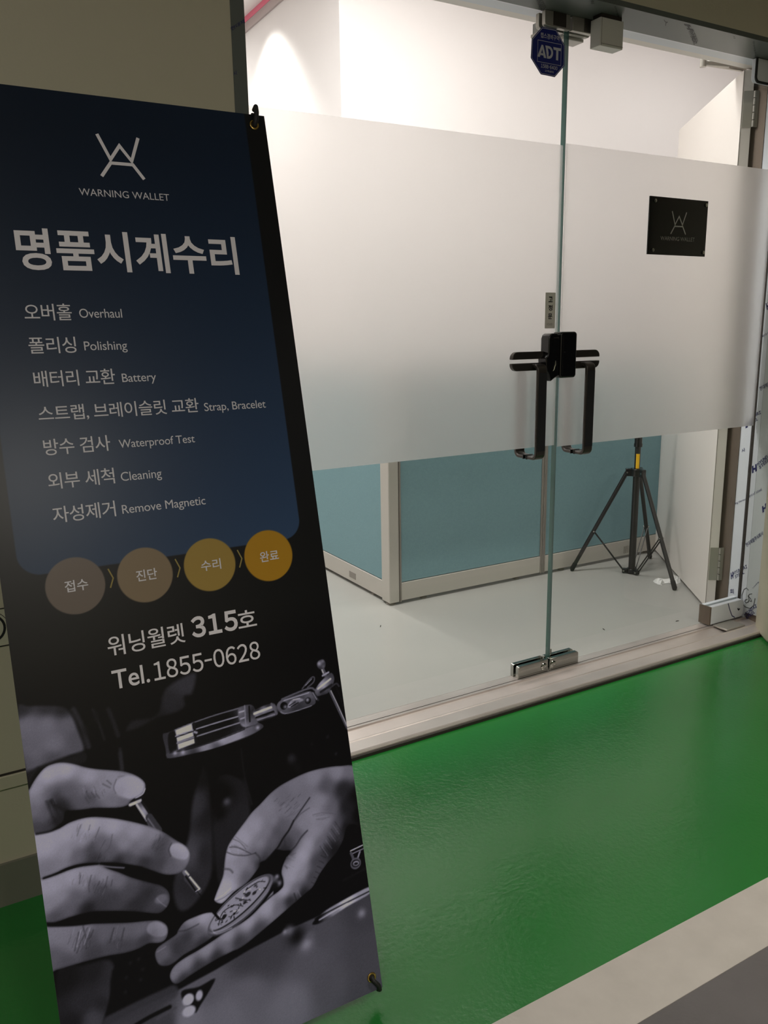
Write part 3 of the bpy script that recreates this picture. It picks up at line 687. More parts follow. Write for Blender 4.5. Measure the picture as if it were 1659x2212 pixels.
add_stroke(bm, ring, .0012, (0, 1.7579, 0), (1, 0, 0), (0, 0, 1))
obj('symbol', bm, M['black_ink'], t)

# ================================================================== printed banner on its stand
BL = Vector((0.08564, 1.11491, 0.03191)); EU = Vector((0.999957, -0.009012, -0.002101)); EV = Vector((0.004264, 0.247176, 0.968961))
EN = EU.cross(EV)                       # points to the viewer's side of the sheet
if EN.y > 0: EN = -EN
BW, BH = .535, 1.605
def bp(u, v, n=0.0): return BL + EU*u + EV*v + EN*n
def bpx(u, v, n=0.0): return tuple(bp(u, v, n))

ban = thing('standing_banner', tuple(bp(BW/2, 0)), 'tall dark banner on hooks with white lettering and a photograph of hands', 'banner')

# ---- the print, drawn into a fine colour grid
ART = [
('P',[(-0.0016,0.6375),(0.017,0.6388),(0.0407,0.6341),(0.0645,0.6265),(0.0742,0.6115),(0.0805,0.5852),(0.0852,0.553),(0.0625,0.5497),(0.0392,0.5467),(0.0163,0.5437),(-0.0007,0.5413)],[(0.0055,0.6358,45),(0.0403,0.6307,48),(0.0639,0.6221,40),(0.01,0.6127,98),(0.0372,0.6061,100),(0.0649,0.5993,88),(0.0769,0.5717,78),(0.0424,0.5723,100),(0.0137,0.5676,92),(0.001,0.5548,80),(0.0396,0.5506,72)],0.004,0.0,True),
('P',[(0.0002,0.5411),(0.0199,0.5428),(0.0447,0.5452),(0.0859,0.5504),(0.0855,0.5323),(0.0606,0.5349),(0.0388,0.5438),(0.0157,0.5389),(0.002,0.5186),(-0.0002,0.5232)],[(0.0039,0.534,32),(0.0389,0.5447,36),(0.0773,0.5448,30)],0.004,0.0,True),
('S',[(0.078,0.6188),(0.087,0.5898),(0.0925,0.5563)],0.00935,52,0.004,0.8),
('S',[(0.1057,0.6123),(0.1124,0.5877),(0.117,0.5615)],0.00595,42,0.004,0.8),
('S',[(0.1126,0.6044),(0.0941,0.5839),(0.1007,0.574)],0.0136,26,0.006,0.7),
('S',[(0.129,0.6068),(0.1342,0.5846),(0.1384,0.5625)],0.00935,44,0.005,0.8),
('S',[(0.1387,0.5413),(0.1376,0.51)],0.0068,46,0.004,0.8),
('P',[(0.1501,0.5659),(0.1625,0.5819),(0.2003,0.5814),(0.2178,0.6163),(0.2436,0.6302),(0.2752,0.6345),(0.265,0.6013),(0.2514,0.5989),(0.2504,0.5838),(0.2352,0.5764),(0.2014,0.5736),(0.1707,0.565)],[(0.2531,0.6194,52),(0.2275,0.5924,42),(0.1718,0.5733,36),(0.237,0.5815,40),(0.2041,0.5784,32)],0.006,0.0,True),
('S',[(0.1178,0.645),(0.1266,0.62)],0.0051,26,0.005,0.7),
('P',[(0.2658,0.4838),(0.2743,0.4411),(0.2675,0.3622),(0.254,0.2941),(0.2167,0.259),(0.1935,0.2633),(0.1915,0.3072),(0.2236,0.3679),(0.2396,0.4268)],[(0.2656,0.4677,24),(0.2464,0.4169,52),(0.2281,0.3426,66),(0.2475,0.3364,40),(0.2639,0.3956,34),(0.2132,0.2919,42),(0.195,0.2745,48)],0.006,0.0,True),
('P',[(0.2794,0.4478),(0.3251,0.4433),(0.3372,0.4069),(0.3263,0.3152),(0.2857,0.2835),(0.2618,0.2915)],[(0.2812,0.431,22),(0.3065,0.432,34),(0.3162,0.38,38),(0.2823,0.3495,36),(0.3073,0.3172,30)],0.006,0.0,True),
('S',[(0.3339,0.4905),(0.3334,0.441),(0.3396,0.3937)],0.0051,34,0.003,0.8),
('G',(0.2887,0.4248),0.0187,6,0.95),
('G',(0.2971,0.4102),0.0068,74,0.9),
('G',(0.2823,0.3942),0.0102,14,0.8),
('G',(0.4213,0.4509),0.0102,58,0.7),
('G',(0.4299,0.4315),0.017,34,0.6),
('G',(0.4944,0.4708),0.0051,44,0.7),
('G',(0.4628,0.4658),0.0068,34,0.7),
('G',(0.5062,0.4372),0.0042,52,0.7),
('S',[(0.091,0.4585),(0.0902,0.4246)],0.0051,26,0.003,0.8),
('S',[(0.1196,0.4539),(0.1193,0.4234)],0.0051,24,0.003,0.8),
('S',[(0.1375,0.5335),(0.1372,0.5027)],0.00595,46,0.004,0.8),
('P',[(0.0043,0.2373),(0.0425,0.2321),(0.0816,0.2251),(0.0869,0.1938),(0.0732,0.1604),(0.0602,0.1322),(0.0551,0.1164),(-0.0006,0.1402)],[(0.0171,0.2213,26),(0.056,0.2188,34),(0.0825,0.2085,46),(0.0748,0.1727,50),(0.0353,0.1759,44),(0.0171,0.1516,32),(0.0466,0.1456,62),(0.0643,0.164,40)],0.005,0.0,True),
('P',[(0.0927,0.2143),(0.1712,0.1942),(0.1716,0.1471),(0.0984,0.137),(0.0633,0.1322),(0.0732,0.1604)],[(0.0997,0.1953,10),(0.1497,0.1824,12),(0.1108,0.1582,10)],0.004,0.0,True),
('G',(0.1109,0.2074),0.0042,40,0.7),
('G',(0.1239,0.2089),0.0042,40,0.7),
('G',(0.128,0.1909),0.0042,40,0.7),
('G',(0.1019,0.1879),0.0042,40,0.7),
('G',(0.0976,0.1668),0.0042,40,0.7),
('G',(0.1228,0.1764),0.0042,40,0.7),
('P',[(0.5841,0.1757),(0.5357,0.173),(0.4354,0.1689),(0.3681,0.1659),(0.2993,0.1577),(0.2403,0.1472),(0.1635,0.1369),(0.1075,0.1333),(0.0596,0.1273),(0.0395,0.0911),(0.2752,-0.0125),(0.5446,-0.0776)],[(0.5146,0.1463,60),(0.5077,0.0735,64),(0.4059,0.1047,76),(0.431,0.1393,70),(0.3328,0.1326,62),(0.2892,0.0863,86),(0.2504,0.0674,92),(0.3576,0.0408,92),(0.4366,0.0416,72),(0.499,0.0167,64),(0.2234,0.1265,80),(0.1838,0.0883,98),(0.1512,0.0953,60),(0.1228,0.127,58),(0.2976,0.146,60)],0.003,0,False),
('P',[(0.1637,0.1385),(0.2404,0.1479),(0.2994,0.1583),(0.3682,0.1666),(0.4355,0.1696),(0.5363,0.1767),(0.5385,0.1911),(0.4349,0.193),(0.3596,0.1869),(0.2871,0.1745),(0.2204,0.155),(0.1716,0.1471)],12,0.003,0,False),
('S',[(0.0694,0.1313),(0.1175,0.1358),(0.1671,0.1388)],0.0221,56,0.004,0.9),
('S',[(0.1012,0.1098),(0.1276,0.1144),(0.1609,0.1173)],0.00595,12,0.002,1),
('S',[(0.1396,0.1068),(0.1702,0.1124)],0.00425,66,0.002,0.9),
('P',[(0.4189,0.1601),(0.4397,0.171),(0.4775,0.1781),(0.5375,0.1846),(0.5356,0.1723),(0.488,0.1651),(0.4497,0.1564),(0.4253,0.1552)],[(0.4262,0.1612,20),(0.4551,0.1656,120),(0.4888,0.1704,150),(0.5235,0.1772,120),(0.4497,0.1564,60)],0.0015,0.0,True),
('S',[(0.4248,0.1653),(0.4681,0.1702),(0.5363,0.1767)],0.00255,18,0.001,0.8),
('S',[(0.4322,0.1609),(0.4888,0.1704)],0.00255,150,0.001,0.8),
('S',[(0.4868,0.2123),(0.5429,0.2201)],0.00765,34,0.004,0.7),
('G',(0.5141,0.1435),0.0076,118,0.8),
('G',(0.4011,0.1313),0.0119,138,0.8),
('G',(0.3869,0.1489),0.017,18,0.9),
('G',(0.3754,0.1632),0.0085,96,0.8),
('G',(0.3669,0.1634),0.0042,120,0.8),
('G',(0.4113,0.141),0.0068,80,0.8),
('P',[(0.1833,0.134),(0.2101,0.1301),(0.2366,0.1332),(0.2317,0.1232),(0.2096,0.1014),(0.198,0.0925),(0.1841,0.1152)],14,0.002,0.0,True),
('E',(0.1911,0.117),(0.009,0.0031),0.0093,140,0.002,0.0),
('E',(0.2092,0.1165),(0.0021,0.008),0.0059,135,0.002,0.0),
('E',(0.19,0.0986),(0.0109,-0.0004),0.0085,138,0.002,0.0),
('P',[(0.2071,0.5466),(0.2171,0.5485),(0.2572,0.5539),(0.2984,0.5584),(0.3476,0.5615),(0.3637,0.5577),(0.3688,0.5428),(0.3692,0.529),(0.3773,0.5179),(0.3422,0.5061),(0.2839,0.5031),(0.2393,0.5036),(0.2116,0.5077),(0.2085,0.5247)],[(0.2112,0.537,52),(0.2194,0.5176,58),(0.2745,0.5166,26),(0.3123,0.5428,20),(0.3572,0.5456,70),(0.3449,0.5258,40),(0.2552,0.539,24),(0.3633,0.5213,60)],0.001,0.0,True),
('P',[(0.2281,0.5497),(0.2563,0.5537),(0.2567,0.542),(0.2289,0.5395)],168,0.0008,0,False),
('P',[(0.2285,0.5365),(0.2565,0.5391),(0.2568,0.5316),(0.2292,0.5289)],160,0.0008,0,False),
('P',[(0.2291,0.5255),(0.2572,0.5276),(0.2575,0.52),(0.2293,0.5167)],168,0.0008,0,False),
('P',[(0.2161,0.5444),(0.2271,0.546),(0.2264,0.5179),(0.2145,0.5167)],24,0.001,0.0,True),
('S',[(0.228,0.5491),(0.2572,0.5535),(0.2982,0.5574),(0.3473,0.5593)],0.00187,96,0.0006,1.0),
('S',[(0.2277,0.5389),(0.2578,0.5417),(0.301,0.5444),(0.3454,0.5461)],0.00204,128,0.0006,1.0),
('S',[(0.2283,0.5274),(0.2584,0.5299),(0.2994,0.5325),(0.3439,0.5351)],0.00204,120,0.0006,1.0),
('S',[(0.2264,0.5371),(0.2575,0.5398),(0.3007,0.5422),(0.3451,0.5439)],0.00127,12,0.0006,1.0),
('S',[(0.2603,0.5521),(0.2593,0.5204)],0.00425,30,0.001,1.0),
('S',[(0.2591,0.5381),(0.2626,0.5361)],0.0034,130,0.001,1.0),
('P',[(0.2086,0.5095),(0.2115,0.5153),(0.2406,0.5131),(0.2855,0.5149),(0.3301,0.5204),(0.3565,0.5234),(0.3753,0.5211),(0.3776,0.5167),(0.3644,0.5119),(0.3305,0.5068),(0.2839,0.5031),(0.2395,0.5047),(0.2135,0.5061)],[(0.2141,0.5103,66),(0.24,0.5089,88),(0.2736,0.5101,118),(0.3011,0.512,140),(0.3295,0.5161,128),(0.3535,0.5192,90),(0.3726,0.519,56),(0.2956,0.5056,70),(0.2504,0.504,54)],0.0008,0.0,True),
('S',[(0.2146,0.5145),(0.2516,0.5125),(0.297,0.5153),(0.3443,0.5214)],0.00136,24,0.0006,1.0),
('G',(0.223,0.5123),0.0034,150,0.8),
('G',(0.2358,0.51),0.0034,150,0.8),
('G',(0.3678,0.5188),0.0034,150,0.8),
('P',[(0.3488,0.5612),(0.3605,0.5603),(0.3667,0.5536),(0.3635,0.5395),(0.3689,0.5268),(0.3543,0.5247),(0.3427,0.5264),(0.3371,0.5368),(0.3376,0.557)],[(0.3542,0.5577,70),(0.3625,0.5489,38),(0.3435,0.5488,96),(0.3468,0.539,60),(0.36,0.5313,80),(0.3453,0.528,120)],0.001,0.0,True),
('S',[(0.3392,0.5521),(0.3487,0.5526)],0.00255,140,0.0007,1.0),
('S',[(0.34,0.5406),(0.3483,0.5413)],0.00255,130,0.0007,1.0),
('S',[(0.3578,0.558),(0.3554,0.5324)],0.00255,18,0.0007,1.0),
('S',[(0.3499,0.5609),(0.3472,0.5253)],0.00212,110,0.0007,1.0),
('P',[(0.3649,0.5494),(0.3971,0.5546),(0.406,0.5479),(0.4078,0.5347),(0.401,0.5306),(0.3715,0.5284),(0.3658,0.539)],[(0.3717,0.5467,18),(0.3917,0.5512,30),(0.3834,0.5439,150),(0.371,0.5412,140),(0.3955,0.5434,120),(0.3845,0.5345,20),(0.402,0.5373,60),(0.3765,0.5295,50)],0.001,0.0,True),
('S',[(0.3653,0.5437),(0.3973,0.5476)],0.00425,168,0.0007,1.0),
('S',[(0.3678,0.5362),(0.4023,0.5395)],0.0034,14,0.0007,1.0),
('S',[(0.3696,0.5317),(0.4015,0.5339)],0.00255,110,0.0007,1.0),
('S',[(0.3981,0.5532),(0.4052,0.5342)],0.0034,84,0.0007,1.0),
('P',[(0.4068,0.5454),(0.4117,0.5535),(0.4245,0.5564),(0.4679,0.5595),(0.4784,0.5524),(0.481,0.5399),(0.4729,0.5323),(0.4232,0.5299),(0.4115,0.535)],[(0.4134,0.5485,84),(0.4469,0.5548,66),(0.4719,0.5515,84),(0.4698,0.5377,60),(0.419,0.5355,72),(0.4445,0.5389,50)],0.0008,0.0,True),
('S',[(0.4183,0.5566),(0.4452,0.561),(0.4737,0.5641),(0.4819,0.5587)],0.0034,80,0.0007,1.0),
('S',[(0.4216,0.5535),(0.47,0.5566)],0.00153,140,0.0007,1.0),
('S',[(0.4129,0.5358),(0.4256,0.5298),(0.4716,0.5326)],0.00127,120,0.0007,1.0),
('E',(0.4203,0.5445),(0.0057,-0.0037),0.0068,10,0.0008,0.0),
('E',(0.4663,0.5433),(0.0053,-0.0024),0.0059,10,0.0008,0.0),
('G',(0.4657,0.5446),0.0034,150,0.8),
('G',(0.4225,0.5422),0.0034,120,0.8),
('P',[(0.4275,0.5429),(0.4363,0.5513),(0.449,0.552),(0.4583,0.5463),(0.4476,0.5429),(0.4419,0.5383),(0.4295,0.5389)],[(0.4327,0.544,150),(0.4434,0.5485,90),(0.4532,0.5463,120),(0.4397,0.54,40)],0.001,0.0,True),
('S',[(0.43,0.5423),(0.4419,0.5466)],0.0017,30,0.0007,1.0),
('S',[(0.4333,0.5396),(0.4478,0.544)],0.0017,20,0.0007,1.0),
('S',[(0.4387,0.5508),(0.4513,0.5503)],0.0017,150,0.0007,1.0),
('P',[(0.4816,0.5564),(0.4896,0.5665),(0.5012,0.5747),(0.5155,0.5824),(0.5216,0.5787),(0.5227,0.5688),(0.5171,0.558),(0.5078,0.5481),(0.4944,0.5464),(0.4842,0.5475)],[(0.4879,0.555,100),(0.4993,0.562,150),(0.508,0.5672,110),(0.5148,0.5777,60),(0.4951,0.551,40),(0.5142,0.5563,40),(0.4847,0.5509,70)],0.001,0.0,True),
('S',[(0.4885,0.5596),(0.5152,0.5716)],0.0034,165,0.0007,1.0),
('S',[(0.4927,0.5527),(0.5162,0.5606)],0.00425,34,0.0007,1.0),
('S',[(0.4786,0.5535),(0.4856,0.54)],0.0051,40,0.0007,1.0),
('S',[(0.4775,0.5549),(0.4833,0.5417)],0.0017,120,0.0007,1.0),
('S',[(0.5016,0.5949),(0.5061,0.5808)],0.0068,74,0.0007,1.0),
('S',[(0.5003,0.5952),(0.5028,0.5851)],0.00212,160,0.0007,1.0),
('S',[(0.5008,0.5807),(0.5131,0.5841)],0.0034,130,0.0007,1.0),
('E',(0.5014,0.6009),(0.0013,0.0086),0.0085,54,0.0008,0.0),
('G',(0.4976,0.6034),0.0042,150,0.8),
('G',(0.5046,0.6062),0.0034,110,0.8),
('G',(0.5045,0.5967),0.0034,90,0.8),
('S',[(0.4587,0.5662),(0.4674,0.5737),(0.4789,0.5819),(0.4844,0.5807),(0.4815,0.573),(0.4689,0.5663)],0.00272,70,0.0007,1.0),
('S',[(0.4657,0.5706),(0.4791,0.5795)],0.00119,140,0.0007,1.0),
('S',[(0.5097,0.5525),(0.5215,0.5162),(0.5347,0.4764)],0.00382,70,0.0007,1.0),
('S',[(0.5129,0.5506),(0.5242,0.5167),(0.535,0.4816)],0.00153,160,0.0007,1.0),
('S',[(0.5236,0.5566),(0.5313,0.5283),(0.5343,0.5035)],0.00102,40,0.0007,1.0),
('S',[(0.5171,0.558),(0.5255,0.561),(0.53,0.5552)],0.0034,50,0.0007,1.0),
('S',[(0.5086,0.2591),(0.5343,0.2617)],0.00204,150,0.0007,1.0),
('S',[(0.5089,0.253),(0.5357,0.2552)],0.0017,120,0.0007,1.0),
('S',[(0.5092,0.255),(0.5122,0.2434),(0.5101,0.2376)],0.0051,70,0.0007,1.0),
('S',[(0.5267,0.2516),(0.5202,0.2408)],0.0034,110,0.0007,1.0),
('E',(0.5156,0.2341),(0.0105,-0.0021),0.0102,76,0.0008,0.0),
('E',(0.5156,0.2341),(0.0081,-0.0018),0.0068,24,0.0008,0.0),
('E',(0.5163,0.2339),(0.006,-0.0015),0.0042,130,0.001,0.0),
('E',(0.5162,0.2335),(0.0042,-0.0009),0.0025,26,0.001,0.0),
('P',[(0.1509,0.4488),(0.1589,0.4531),(0.1622,0.4494),(0.1736,0.4232),(0.1843,0.397),(0.1658,0.4065),(0.1623,0.4227)],[(0.1545,0.4478,70),(0.1638,0.4337,120),(0.1597,0.4311,150),(0.1698,0.4224,50),(0.1735,0.4079,70)],0.0008,0,False),
('S',[(0.1525,0.4468),(0.1646,0.4183)],0.0034,150,0.0007,1.0),
('S',[(0.1604,0.4499),(0.1733,0.4204)],0.0034,26,0.0007,1.0),
('S',[(0.1688,0.4217),(0.1805,0.3972)],0.0119,56,0.0007,1.0),
('S',[(0.1667,0.4205),(0.1777,0.3971)],0.00212,92,0.0007,1.0),
('S',[(0.1428,0.4502),(0.1579,0.4525)],0.00595,150,0.001,1.0),
('S',[(0.1437,0.45),(0.1512,0.4506)],0.0034,190,0.001,1.0),
('S',[(0.1424,0.4541),(0.1631,0.4567)],0.0034,26,0.001,1.0),
('P',[(-0.002,0.5058),(0.0027,0.517),(0.0144,0.5316),(0.0274,0.5416),(0.0428,0.5438),(0.0561,0.5409),(0.0691,0.535),(0.0837,0.5265),(0.0987,0.5197),(0.1157,0.5136),(0.1347,0.5066),(0.1501,0.4986),(0.1618,0.4889),(0.1689,0.4788),(0.1697,0.471),(0.1668,0.4632),(0.1597,0.4586),(0.1494,0.4578),(0.1424,0.4541),(0.1383,0.4506),(0.1273,0.4501),(0.1081,0.4548),(0.0893,0.4603),(0.0703,0.4631),(0.0552,0.4663),(0.0468,0.4673),(0.0426,0.4549),(0.0343,0.4493),(0.0202,0.4445),(0.0021,0.4461),(-0.009,0.4491)],[(0.029,0.5277,142),(0.0547,0.5297,142),(0.0868,0.5099,134),(0.1212,0.5005,124),(0.1421,0.4797,132),(0.139,0.4975,118),(0.0771,0.4887,98),(0.0537,0.4953,86),(0.0619,0.4784,80),(0.04,0.4811,40),(0.0329,0.4922,62),(0.0252,0.498,95),(0.0102,0.5113,130),(0.0117,0.4965,112),(0.0063,0.4801,98),(0.0133,0.4691,86),(0.022,0.4719,84),(0.0336,0.4576,36),(0.0354,0.4716,50),(0.0049,0.4555,66),(0.0194,0.4511,60),(0.1002,0.4766,112),(0.1163,0.4626,104),(0.1333,0.454,96),(0.0897,0.4639,84),(0.0926,0.4861,118),(0.0798,0.4824,80),(0.0897,0.4777,70),(0.1087,0.4872,120),(0.0744,0.4674,82),(0.0473,0.4717,38)],0.0009,0.004,True),
('P',[(0.1215,0.4817),(0.1275,0.4931),(0.1425,0.4965),(0.1565,0.4908),(0.1663,0.4805),(0.1669,0.4708),(0.1601,0.4623),(0.1449,0.4591),(0.1329,0.4653),(0.1232,0.4737)],[(0.1305,0.4885,136),(0.1469,0.4878,140),(0.162,0.476,140),(0.1442,0.4677,138),(0.1286,0.4741,128)],0.0022,0.0,True),
('S',[(0.1269,0.4952),(0.1212,0.4837),(0.1232,0.4737)],0.00136,78,0.0012,0.7),
('S',[(0.13,0.4981),(0.139,0.4975)],0.00127,90,0.0012,0.5),
('S',[(0.1522,0.4579),(0.1637,0.4613),(0.1684,0.4685)],0.00153,170,0.001,0.8),
('S',[(0.0807,0.4895),(0.0815,0.4819),(0.0844,0.4774)],0.0017,62,0.0014,0.6),
('S',[(0.0873,0.4858),(0.0914,0.4772)],0.0017,62,0.0014,0.6),
('S',[(0.0938,0.4821),(0.098,0.4735)],0.0017,62,0.0014,0.6),
('S',[(0.0777,0.4793),(0.0818,0.4708)],0.0017,62,0.0014,0.6),
('S',[(0.106,0.4935),(0.1156,0.4852)],0.0017,62,0.0014,0.6),
('S',[(0.1127,0.4972),(0.1181,0.4901)],0.0017,62,0.0014,0.6),
('S',[(0.0292,0.4896),(0.034,0.4738),(0.0416,0.4534)],0.0034,34,0.003,0.6),
('S',[(0.0225,0.4898),(0.028,0.4665),(0.0328,0.4506)],0.0034,34,0.003,0.6),
('S',[(0.0282,0.4881),(0.0363,0.4785),(0.0469,0.4682)],0.0051,26,0.004,0.6),
('P',[(-0.0027,0.4476),(0.0029,0.4459),(0.0202,0.4445),(0.0355,0.4453),(0.0496,0.4492),(0.0652,0.4503),(0.079,0.4491),(0.0926,0.4454),(0.113,0.4375),(0.1352,0.4267),(0.1558,0.4152),(0.173,0.4043),(0.1901,0.3904),(0.2052,0.3742),(0.2154,0.3643),(0.222,0.3554),(0.2254,0.3446),(0.2231,0.3347),(0.217,0.326),(0.2095,0.3207),(0.1978,0.3198),(0.1848,0.3231),(0.1725,0.3301),(0.1605,0.3388),(0.1469,0.3481),(0.1297,0.3574),(0.1127,0.3658),(0.0973,0.3717),(0.0836,0.3753),(0.0701,0.3797),(0.0532,0.3828),(0.036,0.3826),(0.0187,0.3793),(0.0044,0.3783),(-0.0063,0.3787)],[(0.0057,0.4355,138),(0.0159,0.4234,138),(0.0424,0.4332,138),(0.0773,0.4353,142),(0.1114,0.4249,138),(0.1454,0.407,130),(0.1718,0.3951,118),(0.188,0.3748,74),(0.1776,0.3685,68),(0.1589,0.3688,84),(0.1252,0.3926,116),(0.0907,0.4034,92),(0.0761,0.3989,70),(0.106,0.3838,84),(0.1311,0.3682,72),(0.1534,0.3554,52),(0.1742,0.3429,64),(0.188,0.3326,86),(0.2101,0.3254,92),(0.2199,0.3396,112),(0.0549,0.3965,92),(0.0288,0.3922,112),(0.0115,0.3889,108),(0.0791,0.3813,56),(0.113,0.3685,48),(0.0391,0.407,124),(0.2024,0.3683,100),(0.157,0.3826,108),(0.1416,0.378,100),(0.0661,0.4167,124)],0.0009,0.004,True),
('P',[(0.1938,0.3614),(0.1986,0.3686),(0.21,0.3669),(0.2203,0.3569),(0.2235,0.3452),(0.2177,0.3384),(0.2066,0.342),(0.1961,0.3501)],[(0.2014,0.361,138),(0.2144,0.3568,142),(0.2187,0.3458,136),(0.2052,0.3463,126),(0.1967,0.3547,122)],0.002,0.0,True),
('S',[(0.1979,0.3707),(0.1924,0.3619),(0.1943,0.3507)],0.00153,50,0.0014,0.7),
('S',[(0.0657,0.4406),(0.0587,0.4263)],0.00136,72,0.0012,0.6),
('S',[(0.0792,0.4365),(0.0766,0.43)],0.00136,72,0.0012,0.6),
('S',[(0.0923,0.4289),(0.0832,0.4132),(0.0751,0.4047)],0.00136,72,0.0012,0.6),
('S',[(0.0983,0.4066),(0.0877,0.3933)],0.00136,72,0.0012,0.6),
('S',[(0.1097,0.4124),(0.104,0.3956),(0.096,0.3888)],0.00136,72,0.0012,0.6),
('S',[(0.0806,0.4066),(0.0723,0.3964)],0.00136,72,0.0012,0.6),
('S',[(0.1757,0.3825),(0.1668,0.3719)],0.00153,60,0.0014,0.5),
('S',[(0.1824,0.3899),(0.1794,0.3813)],0.00153,60,0.0014,0.5),
('S',[(0.1859,0.3735),(0.1738,0.3678)],0.00153,60,0.0014,0.5),
('P',[(-0.0063,0.3787),(0.0039,0.3771),(0.0218,0.3774),(0.039,0.3789),(0.0561,0.3787),(0.0731,0.3756),(0.085,0.373),(0.0961,0.3628),(0.1109,0.3524),(0.1273,0.3395),(0.1442,0.3282),(0.1614,0.3176),(0.1735,0.3097),(0.1824,0.2981),(0.1842,0.286),(0.1804,0.2759),(0.1719,0.2693),(0.1623,0.268),(0.1464,0.2746),(0.129,0.2827),(0.1083,0.2909),(0.0877,0.2982),(0.0674,0.3045),(0.0503,0.3069),(0.0317,0.3081),(0.0147,0.3079),(-0.0064,0.3119)],[(0.0067,0.3636,132),(0.0163,0.3603,132),(0.0427,0.3677,134),(0.0682,0.3647,126),(0.0875,0.3509,120),(0.109,0.3381,98),(0.0818,0.3344,66),(0.0972,0.3162,62),(0.1243,0.3161,70),(0.1505,0.3053,48),(0.1676,0.2937,62),(0.1736,0.2821,84),(0.1685,0.2724,56),(0.1304,0.2934,48),(0.0788,0.3115,58),(0.0471,0.3353,88),(0.0285,0.3237,86),(0.0141,0.3162,74),(0.0612,0.3103,38),(0.0595,0.3511,118),(0.0224,0.342,118),(0.0067,0.3368,116),(0.1488,0.321,60),(0.1352,0.3293,76),(0.0724,0.3431,84)],0.0009,0.004,True),
('E',(0.1698,0.2891),(0.0095,0.0005),0.0068,92,0.002,0.0),
('S',[(0.1637,0.2922),(0.1682,0.284),(0.1764,0.2744)],0.00136,120,0.001,0.6),
('S',[(0.0833,0.3735),(0.0965,0.3655),(0.1204,0.3558)],0.00255,110,0.001,0.8),
('S',[(0.0868,0.3733),(0.1209,0.3599),(0.1467,0.3471)],0.0034,14,0.0015,0.9),
('S',[(0.0561,0.3651),(0.0528,0.3534)],0.00153,58,0.0012,0.6),
('S',[(0.0711,0.3601),(0.0657,0.3454),(0.0654,0.3363)],0.00153,58,0.0012,0.6),
('S',[(0.0945,0.3504),(0.089,0.3356)],0.00153,58,0.0012,0.6),
('S',[(0.0817,0.3473),(0.0727,0.332)],0.00153,58,0.0012,0.6),
('S',[(0.1007,0.3428),(0.0978,0.3345)],0.00153,58,0.0012,0.6),
('P',[(-0.0075,0.3062),(0.0054,0.3047),(0.0356,0.2963),(0.0648,0.287),(0.0946,0.2772),(0.119,0.2694),(0.1473,0.2622),(0.163,0.2565),(0.1731,0.2455),(0.1742,0.2334),(0.1685,0.2237),(0.1583,0.2218),(0.1425,0.2267),(0.126,0.2246),(0.1037,0.2258),(0.0792,0.2309),(0.0549,0.2337),(0.0279,0.2361),(0.0058,0.2377),(-0.0099,0.2413)],[(0.0085,0.2941,110),(0.019,0.2839,108),(0.0485,0.2794,104),(0.0775,0.2656,88),(0.1079,0.2577,88),(0.1328,0.2518,92),(0.159,0.2272,88),(0.105,0.2358,66),(0.0592,0.2433,62),(0.0201,0.2454,76),(0.0039,0.2579,84),(0.1369,0.2338,58),(0.0318,0.2664,104),(0.0586,0.2628,72),(0.0904,0.2445,70)],0.0009,0.004,True),
('P',[(0.1419,0.2468),(0.1465,0.2568),(0.1596,0.2564),(0.1714,0.2451),(0.1726,0.234),(0.166,0.2297),(0.1518,0.2349)],[(0.1488,0.2493,112),(0.165,0.2468,122),(0.1669,0.236,112),(0.1509,0.2402,98)],0.0018,0.0,True),
('S',[(0.0427,0.2815),(0.0335,0.2563)],0.00187,50,0.0014,0.65),
('S',[(0.0551,0.2834),(0.0437,0.2652),(0.036,0.2521)],0.00187,50,0.0014,0.65),
('S',[(0.0635,0.2771),(0.0497,0.2533)],0.00187,50,0.0014,0.65),
('S',[(0.0936,0.2694),(0.0848,0.2499)],0.00187,50,0.0014,0.65),
('S',[(0.1087,0.2639),(0.1017,0.2468)],0.00187,50,0.0014,0.65),
('S',[(0.0497,0.2886),(0.0517,0.2686)],0.00187,50,0.0014,0.65),
('S',[(0.046,0.2835),(0.0371,0.2613)],0.00136,150,0.0012,0.5),
('S',[(0.0595,0.2818),(0.0476,0.2605)],0.00136,150,0.0012,0.5),
('S',[(0.0044,0.3783),(0.0237,0.3791),(0.0409,0.3807),(0.0631,0.3792),(0.0834,0.374)],0.00255,16,0.0014,0.9),
('S',[(0.0021,0.4461),(0.0202,0.4442),(0.0356,0.4461)],0.00255,26,0.0014,0.8),
('S',[(-0.0013,0.3096),(0.027,0.2994),(0.0592,0.2916),(0.0903,0.2918)],0.00595,8,0.002,0.95),
('P',[(0.1897,0.2311),(0.2011,0.2404),(0.2186,0.2427),(0.2394,0.2421),(0.2526,0.2357),(0.257,0.2168),(0.2442,0.2008),(0.2187,0.1932),(0.1941,0.1889),(0.1763,0.1822),(0.163,0.1823),(0.1524,0.1897),(0.1489,0.206),(0.1542,0.2157),(0.1681,0.2205),(0.1856,0.2258)],[(0.2114,0.2402,118),(0.2351,0.2368,136),(0.2436,0.2217,118),(0.2013,0.2166,56),(0.2214,0.2126,84),(0.1657,0.203,88),(0.1581,0.1958,84),(0.1634,0.1855,60),(0.1825,0.2034,56),(0.1966,0.2319,84),(0.2262,0.1972,50)],0.0009,0.003,True),
('S',[(0.1878,0.23),(0.2026,0.2263),(0.2236,0.2289)],0.0017,40,0.0014,0.6),
('S',[(0.1533,0.2093),(0.167,0.2125)],0.00136,120,0.0014,0.6),
